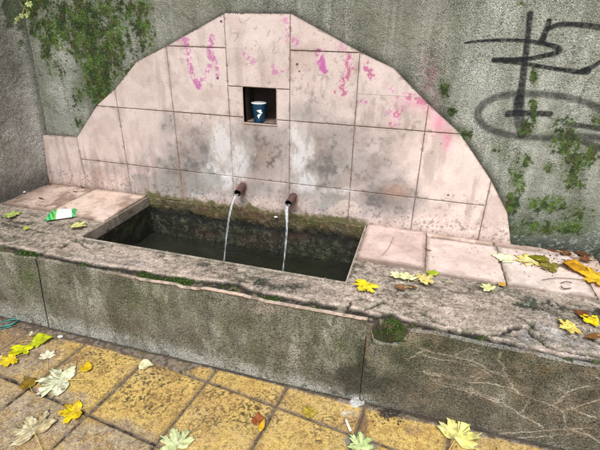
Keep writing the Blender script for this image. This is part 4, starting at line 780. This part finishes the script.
YEL = (240, 214, 30); LEM = (236, 228, 120); CRM = (232, 230, 178); PGR = (206, 222, 150); OLV = (130, 124, 30); GOLD = (224, 170, 24); BRN = (112, 72, 42)
# on the ledge, left to right
leaf(14, 215, .046, 100, (190, 208, 120), 'pale green leaf at the far left end of the ledge', c2=(160, 184, 90))
leaf(26, 229, .022, 40, (168, 196, 50), 'small lime green leaf in front of the green foil packet', kind='broad', c2=(196, 204, 70))
leaf(75, 226, .046, -70, (226, 226, 150), 'pale yellow leaf lying against the front of the foil packet', c2=(206, 204, 120), squash=.8)
leaf(60, 186.5, .018, 70, (186, 180, 80), 'tiny yellowish leaf at the back of the left slab under the tiles', kind='oval', stem=0)
leaf(76, 192, .020, 80, (120, 88, 56), 'small brown oval leaf on the left pink slab', kind='oval', stem=.3)
leaf(84, 188, .022, 85, (96, 66, 44), 'dark curled leaf at the foot of the tiles above the left slab', kind='oval', stem=.4, flat=.1)
leaf(42, 199, .028, 75, (120, 88, 68), 'withered reddish brown leaf in the middle of the left slab', kind='oval', stem=.8, squash=.7, c2=(100, 70, 54))
leaf(50, 184.5, .026, 60, (116, 72, 48), 'rust brown leaf in the corner between side wall and tiles', kind='oval', stem=.4)
leaf(367, 284.5, .052, 160, (250, 224, 16), 'bright yellow leaf lying alone beside the corner of the basin', c2=(252, 236, 60), flat=.3)
leaf(398, 276, .030, 60, (236, 234, 176), 'cream leaf leftmost of the cluster under the raised pink slab', c2=(244, 240, 200), kind='maple')
leaf(407.5, 279, .036, 10, (232, 236, 170), 'larger cream leaf in the middle of the cluster under the raised slab', c2=(238, 240, 196), dz=.004)
leaf(404, 287.5, .032, 95, (128, 92, 60), 'flat brown leaf beneath the cream cluster in front of the slab', kind='broad', c2=(150, 112, 78), flat=.8)
leaf(414, 287.5, .024, 75, (120, 84, 56), 'small brown leaf under the pinkish yellow leaf', kind='oval', flat=.8)
leaf(422, 281, .040, -60, (228, 206, 140), 'pinkish yellow leaf at the right of the cream cluster', c2=(232, 222, 130), dz=.005)
leaf(433.5, 274.5, .026, 40, (160, 190, 30), 'little bright green leaf against the slab joint', c2=(190, 204, 50), flat=.1)
leaf(446, 281, .018, 70, (184, 172, 160), 'tiny shrivelled grey leaf right of the green one', kind='oval', stem=.8, squash=.5)
leaf(489, 289, .030, 40, (232, 232, 180), 'cream leaf on mortar in front of the second slab joint', c2=(220, 226, 150))
leaf(501, 285, .022, -40, (224, 188, 90), 'small orange yellow leaf tucked at the slab edge', c2=(206, 160, 70), kind='broad')
leaf(509, 259.5, .062, 80, (240, 240, 214), 'whitish flat leaf on the pink slab left of the yellow one', c2=(232, 236, 190), flat=.9, kind='broad')
leaf(531, 261, .058, 110, (240, 232, 168), 'ragged pale yellow leaf on the right slab between white and olive leaves', c2=(230, 214, 120), flat=.7)
leaf(545, 261.5, .054, 80, (140, 136, 30), 'olive green broad leaf on the right slab', c2=(110, 106, 26), kind='broad', dz=.005)
leaf(553, 269, .048, 70, (132, 122, 50), 'mottled olive brown leaf overlapping the olive green one', c2=(150, 140, 70), kind='maple', dz=.003)
leaf(580, 269, .080, 100, (222, 172, 26), 'large golden leaf against the right-hand corner of the ledge', c2=(204, 148, 30), kind='broad', dz=.006, flat=.3)
leaf(602, 281, .074, 70, (240, 200, 50), 'golden yellow leaf cut by the right edge of the view on the slab', c2=(230, 180, 30), dz=.003)
leaf(567, 255, .036, 20, (110, 68, 42), 'brown curled leaf at the foot of the wall above the golden leaf', kind='broad', flat=.2, c2=(140, 92, 56))
leaf(582, 255, .036, -30, (96, 62, 40), 'dark brown leaf in the right corner behind the golden leaf', kind='maple', flat=.2, c2=(120, 76, 46))
leaf(555, 251, .034, 75, (146, 86, 54), 'reddish brown leaf along the base of the wall at right', kind='oval', flat=.4, c2=(120, 74, 50))
leaf(588, 262, .034, 100, (128, 80, 48), 'brown leaf just right of the golden leaf in the corner', kind='broad', flat=.2, dz=.01)
leaf(573, 327.5, .040, 110, (238, 222, 120), 'pale yellow leaf on grey stone at the right front of the ledge', c2=(232, 206, 110))
leaf(594, 321.5, .040, 75, (246, 230, 20), 'vivid yellow leaf near the right end of the ledge', c2=(240, 214, 20), squash=.8)
leaf(586, 316, .034, 60, (120, 66, 38), 'rust brown leaf just behind the vivid yellow leaf', kind='broad', c2=(100, 60, 36))
leaf(597, 336, .040, 120, (150, 104, 54), 'tan leaf at the right end in front of the vivid yellow leaf', kind='oval', c2=(120, 84, 46), flat=.7)
# on the pavement
leaf(36, 341, .066, -65, (186, 200, 20), 'large lime green leaf at the foot of the basin front on the left', 'ground', c2=(206, 214, 40), kind='broad', flat=.3)
leaf(23, 349, .050, -160, (228, 226, 24), 'yellow green leaf overlapping the large lime green leaf', 'ground', c2=(206, 214, 30), dz=.006, kind='maple')
leaf(13, 360, .044, 150, (240, 210, 30), 'orange yellow leaf below the lime green cluster', 'ground', c2=(244, 222, 60), dz=.004)
leaf(32, 338, .018, 30, (226, 232, 196), 'small whitish leaf scrap on top of the lime green leaf', 'ground', kind='oval', stem=0, dz=.020)
leaf(47.5, 357, .032, 40, (236, 232, 200), 'cream leaf with long stalk between two dark paving joints', 'ground', c2=(240, 238, 214), stem=1.9, sb=.1)
leaf(64, 381, .084, 110, (240, 242, 212), 'very large faded pale green leaf flattened on the paving', 'ground', c2=(222, 226, 184), flat=.95, kind='maple', spots=.12)
leaf(85.5, 371, .036, 20, (230, 196, 30), 'deep yellow leaf at the right tip of the large faded leaf', 'ground', c2=(214, 170, 30), dz=.006, kind='broad', spots=.1)
leaf(29.5, 386, .044, 60, (150, 124, 36), 'olive brown leaf on the dark joint beside the faded leaf', 'ground', c2=(124, 98, 34), kind='broad', flat=.7, spots=.1)
leaf(41, 392, .026, 60, (206, 160, 136), 'small pinkish leaf between the olive leaf and the faded leaf', 'ground', c2=(190, 140, 120), kind='oval', squash=1.4)
leaf(77, 411, .050, 130, (240, 214, 24), 'bright yellow leaf curled over a paving joint crossing', 'ground', c2=(226, 190, 60), flat=.2, spots=.05)
leaf(34, 432, .074, 60, (226, 216, 180), 'big faded straw coloured leaf in the near left corner', 'ground', c2=(190, 172, 130), flat=.97, spots=.12, stem=1.)
leaf(142, 365, .040, -75, (238, 236, 196), 'cream curled leaf with long stalk by the basin front', 'ground', c2=(230, 226, 180), flat=.1, stem=1.6, kind='broad', lift=.004)
leaf(177, 446, .056, 40, (218, 226, 176), 'pale greenish white leaf at the near edge of the paving', 'ground', c2=(196, 208, 150))
leaf(258, 423, .034, 20, (160, 92, 50), 'ragged brown leaf folded over the middle paving joint', 'ground', c2=(140, 70, 40), kind='broad', flat=.1)
leaf(261, 430, .026, 0, (238, 190, 30), 'small orange yellow leaf held in the folded brown leaf', 'ground', c2=(220, 160, 20), kind='oval', dz=.008)
leaf(311, 414, .036, 60, (206, 186, 70), 'thin dry yellow green leaf on the narrow yellow paver', 'ground', c2=(186, 160, 60), squash=.7, flat=.9, spots=.2)
leaf(361, 447, .044, 10, (206, 224, 160), 'pale mint green leaf at the near edge below the small white stub', 'ground', c2=(190, 210, 140), kind='maple', stem=1.1)
leaf(457, 437, .074, -25, (236, 232, 138), 'pale lemon leaf with long thin stalk reaching the basin front', 'ground', c2=(238, 236, 170), stem=1.35, sb=0, lift=.002, flat=.4)
# ivy sprig hanging over the wall top left
def ivy():
    root = empty('ivy_sprig', hit(22, 0, 1, -.03)); tag(root, 'small sprig of pale variegated ivy hanging at the top left of the wall', 'ivy')
    O = Vector(root.location); pts = [Vector(hit(u, v, 1, -.02-.004*i))-O for i, (u, v) in enumerate([(30, -34), (29, -14), (29, -4), (25, 6), (22, 14), (17, 21)])]
    tube('stem', smooth([tuple(p) for p in pts], 4), .0014, M_STEM, root, 6)
    for u, v, s, r in [(29, 3, .026, 200), (22, 4, .020, 120), (27, 11, .026, 250), (22, 15, .022, 170), (17, 18, .022, 210), (26, 16, .018, 300), (16, 22, .014, 150), (31, -8, .026, 190)]:
        ol = leaf_outline('maple'); P = Vector(hit(u, v, 1, -.03-random.uniform(0, .012)))-O; a = math.radians(r); tx, tz = random.uniform(-.5, .5), random.uniform(-.5, .5); co = [tuple(P)]
        for x, y in ol: X_, Y_ = (x*math.cos(a)-y*math.sin(a))*s*.8, (x*math.sin(a)+y*math.cos(a))*s*.8; co.append((P.x+X_, P.y+tx*X_+tz*Y_-.2*abs(x)*s, P.z+Y_))
        o = mesh_obj('leaf', co, [(0, k+1, (k+1) % len(ol)+1) for k in range(len(ol))], M_LEAF, root); c = np.array([lin((224, 228, 170)) if k % 3 else lin((150, 176, 90)) for k in range(len(co))]); c[0] = lin((120, 150, 70)); attrs(o, c)
ivy()
# ------------------------------------------------------------------ small litter
M_BUTT = plain('white_filter_paper', (236, 232, 222), .7, .06, 80)
a_ = Vector(hit(345.6, 419, 2, .007)); b_ = Vector(hit(350.5, 431, 2, .007))
tag(tube('cigarette_butt', [a_, a_.lerp(b_, .3), a_.lerp(b_, .7), b_], .0042, M_BUTT, None, 12, True, .08), 'short white cigarette stub on the small yellow paver', 'cigarette butt')
def chip(u, v, pl, s, lab, c=(226, 222, 212), sq=.5, cat='pebble', name='pebble', ax=2, rot=0.):
    p = Vector(hit(u, v, 2, ZL+.004 if pl == 'ledge' else .006)) if pl != 'back' else Vector(hit(u, v, 1, -.03))
    bm = bmesh.new(); bmesh.ops.create_icosphere(bm, subdivisions=2, radius=s)
    for v_ in bm.verts:
        k = 1+.35*(random.random()-.5); v_.co = Vector((v_.co.x*k*1.25, v_.co.y*k*.8, v_.co.z*k*sq))
    me = bpy.data.meshes.new(name); bm.to_mesh(me); bm.free(); me.materials.append(plain(name+'_surface', c, .8, .12, 90)); o = bpy.data.objects.new(name, me); COL.objects.link(o); o.location = p; o.rotation_euler = (0, 0, rot); tag(o, lab, cat); return o
chip(60, 336.5, 'ground', .010, 'thin white chip of stone at the foot of the front panel', rot=.1, sq=.3); chip(2, 357, 'ground', .009, 'pinkish white scrap left of the yellow leaves', (232, 206, 204))
chip(24, 192, 'ledge', .009, 'white pebble in the gap beside the side wall'); chip(276, 217, 'back', .008, 'white flake stuck on the mossy basin wall between the spouts', (236, 232, 220)); chip(100, 362, 'ground', .004, 'dark little seed on the yellow paver', (60, 46, 34))
# teal cord bundle at the left edge
M_TEAL = plain('teal_plastic', (40, 122, 116), .4, .25, 50)
co, fc = [], []; tl = empty('plastic_strip', hit(6, 324, 2, .01)); tag(tl, 'crumpled teal plastic strip on the pavement at the left edge', 'plastic strip')
for k, L in enumerate([[(-14, 318), (-4, 326), (6, 326), (14, 323), (19, 320)], [(-10, 322), (2, 322), (10, 320), (18, 319)], [(-12, 326), (-2, 329), (6, 328), (12, 326)]]):
    P = [Vector(hit(u, v, 2, .006+.004*((i+k) % 2)))-tl.location for i, (u, v) in enumerate(L)]; tube('strand', smooth([tuple(p) for p in P], 5), .0035-.0006*k, M_TEAL, tl, 7, True, .3)
# twigs
M_TWIG = plain('dry_twig', (84, 58, 40), .8, .3, 60)
for pl, pts, r, lab in [('ledge', [(561, 283), (566, 281.5), (572, 282.5)], .0016, 'upper of two small curled twigs on the right slab'), ('ledge', [(561, 286), (564, 288.5), (571, 288)], .0018, 'lower of two small curled twigs on the right slab'), ('ledge', [(520, 264), (530, 262), (538, 266), (550, 268)], .0012, 'thin twig crossing the olive leaves on the right slab'), ('ledge', [(542, 280), (555, 278), (570, 278.5), (586, 280)], .0012, 'long thin twig below the golden leaf'),
                       ('ledge', [(425, 248), (428, 250), (431, 250.5)], .0022, 'short dark twig on the joint between two right-hand slabs'), ('ground', [(340, 424), (346, 423), (356, 421)], .0009, 'short twig beside the cigarette stub'), ('ground', [(315, 441), (322, 440)], .0015, 'tiny dark twig on the near yellow paver')]:
    P = [Vector(hit(u, v, 2, (ZL+.0125 if pl == 'ledge' else .006)+.003*(i % 2))) for i, (u, v) in enumerate(pts)]; tag(tube('twig', smooth([tuple(p) for p in P], 4), r, M_TWIG, None, 6), lab, 'twig')
# ------------------------------------------------------------------ low concrete haunch at the right corner
def hn_paint(p): n = p.fb(12, 4, 501); p.mix(.7*ss(.4, .6, n), (96, 98, 88)); p.mix(.8*ss(.03, 0, p.b+.0), (60, 58, 50)); p.h = .006*(n-.5)
q0, q1 = T(591, 249), T(600, 273)
co, fc = [], []; 
A_ = np.linspace(0, 1, 60); B_ = np.linspace(0, 1, 30)
def hpos(a, b, h):
    x = q0[0]+(q1[0]-q0[0])*a; y = q0[1]+(q1[1]-.06-q0[1])*a
    return x+b*.9+h, y+0*b, ZL+np.clip(b*30, 0, 1)*.035+h
kb, _ = surface('kerb_block', A_, np.concatenate([np.linspace(0, .034, 10), np.linspace(.04, 1, 20)]), T, (140, 140, 128), hn_paint, hpos, M_WALL, None, None, None, (0, 0, -.05)); tag(kb, 'low grey concrete block closing the right end of the ledge', 'concrete block')
# ------------------------------------------------------------------ moss as little leafy tufts
def scatter_moss():
    pts = []; rs = np.random.default_rng(5)
    co = np.empty(len(wall.data.vertices)*3, np.float32); wall.data.vertices.foreach_get('co', co); co = co.reshape(-1, 3); mo = np.empty(len(co), np.float32); wall.data.attributes['moss'].data.foreach_get('value', mo)
    idx = np.where((mo > .9) & (co[:, 0] < 1.8) & (co[:, 2] < 1.38))[0]; idx = rs.choice(idx, min(4500, len(idx)), replace=False)
    for i in idx: pts.append((co[i], (0, -1, 0), rs.uniform(.0012, .0026)))
    me = ledge.data; lc = np.empty(len(me.vertices)*3, np.float32); me.vertices.foreach_get('co', lc); lc = lc.reshape(-1, 3); lm = np.empty(len(lc), np.float32); me.attributes['moss'].data.foreach_get('value', lm)
    idx = np.where(lm > .7)[0]; idx = rs.choice(idx, min(2600, len(idx)), replace=False)
    for i in idx: pts.append((lc[i], (0, -.3, 1), rs.uniform(.002, .0042)))
    C, Fc, K = [], [], []
    for c, nrm, s in pts:
        nrm = Vector(nrm).normalized(); g = rs.uniform(0, 1); base = lin((34, 54, 16))*(1-g)+lin((82, 110, 38))*g
        for k in range(4):
            d = (nrm*rs.uniform(.3, 1.1)+Vector(rs.normal(0, .7, 3))).normalized(); sd = d.orthogonal().normalized()*s*.55; o = Vector(c)+Vector(rs.normal(0, s*.6, 3)); n = len(C)
            tip = o+d*s*1.5; mid = o+d*s*.8; C += [tuple(o), tuple(mid+sd), tuple(tip), tuple(mid-sd)]; Fc.append((n, n+1, n+2, n+3)); f = rs.uniform(.7, 1.25); K += [base*f]*4
    o = mesh_obj('moss', C, np.array(Fc), M_LEAF); attrs(o, np.array(K)); tag(o, 'patches of green moss growing on the rough wall and in the cracks of the ledge', 'moss', kind='stuff')
scatter_moss()
# crumbs of soil, grit and leaf fragments
def debris():
    rs = np.random.default_rng(9); C, Fc, K = [], [], []
    def add(x, y, z, s, c):
        n = len(C)
        for dx, dy, dz in ((1, 0, 0), (-.4, .8, 0), (-.5, -.7, 0), (0, 0, .8)): C.append((x+s*(dx+rs.normal(0, .25)), y+s*(dy+rs.normal(0, .25)), z+s*dz))
        Fc.extend([(n, n+1, n+3), (n+1, n+2, n+3), (n+2, n, n+3)]); K.extend([c]*4)
    pal = [(70, 50, 36), (96, 70, 48), (50, 42, 34), (150, 132, 110), (180, 170, 150), (110, 90, 60)]
    def zone(pl, u, v, su, sv, n, s0=.0012, s1=.0032, pal_=pal):
        for _ in range(n):
            p = hit(rs.normal(u, su), rs.normal(v, sv), 2, ZL+.004 if pl else .003)
            if pl and ((HX0-.01 < p[0] < HX1+.01 and p[1] > HY0) or p[1] > -.02 or p[1] < YF+.03 or p[0] < XS+.03): continue
            if not pl and p[1] > YF-.004: continue
            zz = p[2]+(.006 if pl and p[1] > -.35 else 0); add(p[0], p[1], zz, rs.uniform(s0, s1), lin(pal_[rs.integers(len(pal_))]))
    zone(1, 25, 205, 20, 8, 160); zone(1, 60, 190, 20, 4, 120); zone(1, 570, 258, 22, 7, 260, .0015, .005); zone(1, 585, 322, 14, 8, 90); zone(1, 480, 250, 50, 5, 60); zone(1, 420, 295, 90, 12, 110); zone(1, 60, 245, 60, 6, 90); zone(1, 250, 285, 90, 6, 110); zone(1, 530, 310, 40, 10, 140)
    zone(0, 60, 345, 60, 8, 180); zone(0, 220, 372, 60, 5, 120); zone(0, 390, 414, 14, 5, 130, .0015, .005, [(40, 34, 28), (60, 50, 40), (150, 140, 124)]); zone(0, 300, 410, 150, 25, 220, .0008, .0024); zone(0, 80, 400, 60, 25, 260, .0008, .0026); zone(0, 480, 440, 60, 8, 100)
    o = mesh_obj('grit', C, np.array(Fc), M_LEAFD, None, False); attrs(o, np.array(K)); tag(o, 'crumbs of soil, grit and leaf bits on ledge and pavement', 'grit', kind='stuff')
M_LEAFD = M_LEAF
debris()
# ------------------------------------------------------------------ light
w = bpy.data.worlds.new('World'); sc.world = w; w.use_nodes = True; nt = w.node_tree; bg = nt.nodes['Background']
sky = N(nt, 'ShaderNodeTexSky', sky_type='NISHITA'); sky.sun_disc = False
EL, AZ = math.radians(56), math.radians(168)      # azimuth from +Y towards +X
sky.sun_elevation = EL; sky.sun_rotation = AZ; sky.air_density = 1.; sky.dust_density = 3.
hs = N(nt, 'ShaderNodeHueSaturation'); hs.inputs['Saturation'].default_value = .32
nt.links.new(sky.outputs[0], hs.inputs['Color']); nt.links.new(hs.outputs[0], bg.inputs['Color']); bg.inputs['Strength'].default_value = .10
sd_ = bpy.data.lights.new('sun', 'SUN'); sd_.energy = 1.9; sd_.angle = math.radians(28); sd_.color = (1, .985, .96); so = bpy.data.objects.new('sun', sd_); COL.objects.link(so)
dirv = Vector((math.sin(AZ)*math.cos(EL), math.cos(AZ)*math.cos(EL), math.sin(EL))); so.rotation_euler = (-dirv).to_track_quat('-Z', 'Y').to_euler(); so.location = dirv*5
vs = sc.view_settings; vs.view_transform = 'Standard'; vs.look = 'None'; vs.gamma = 1; vs.use_curve_mapping = False; vs.exposure = .82
sc.render.engine = 'CYCLES'
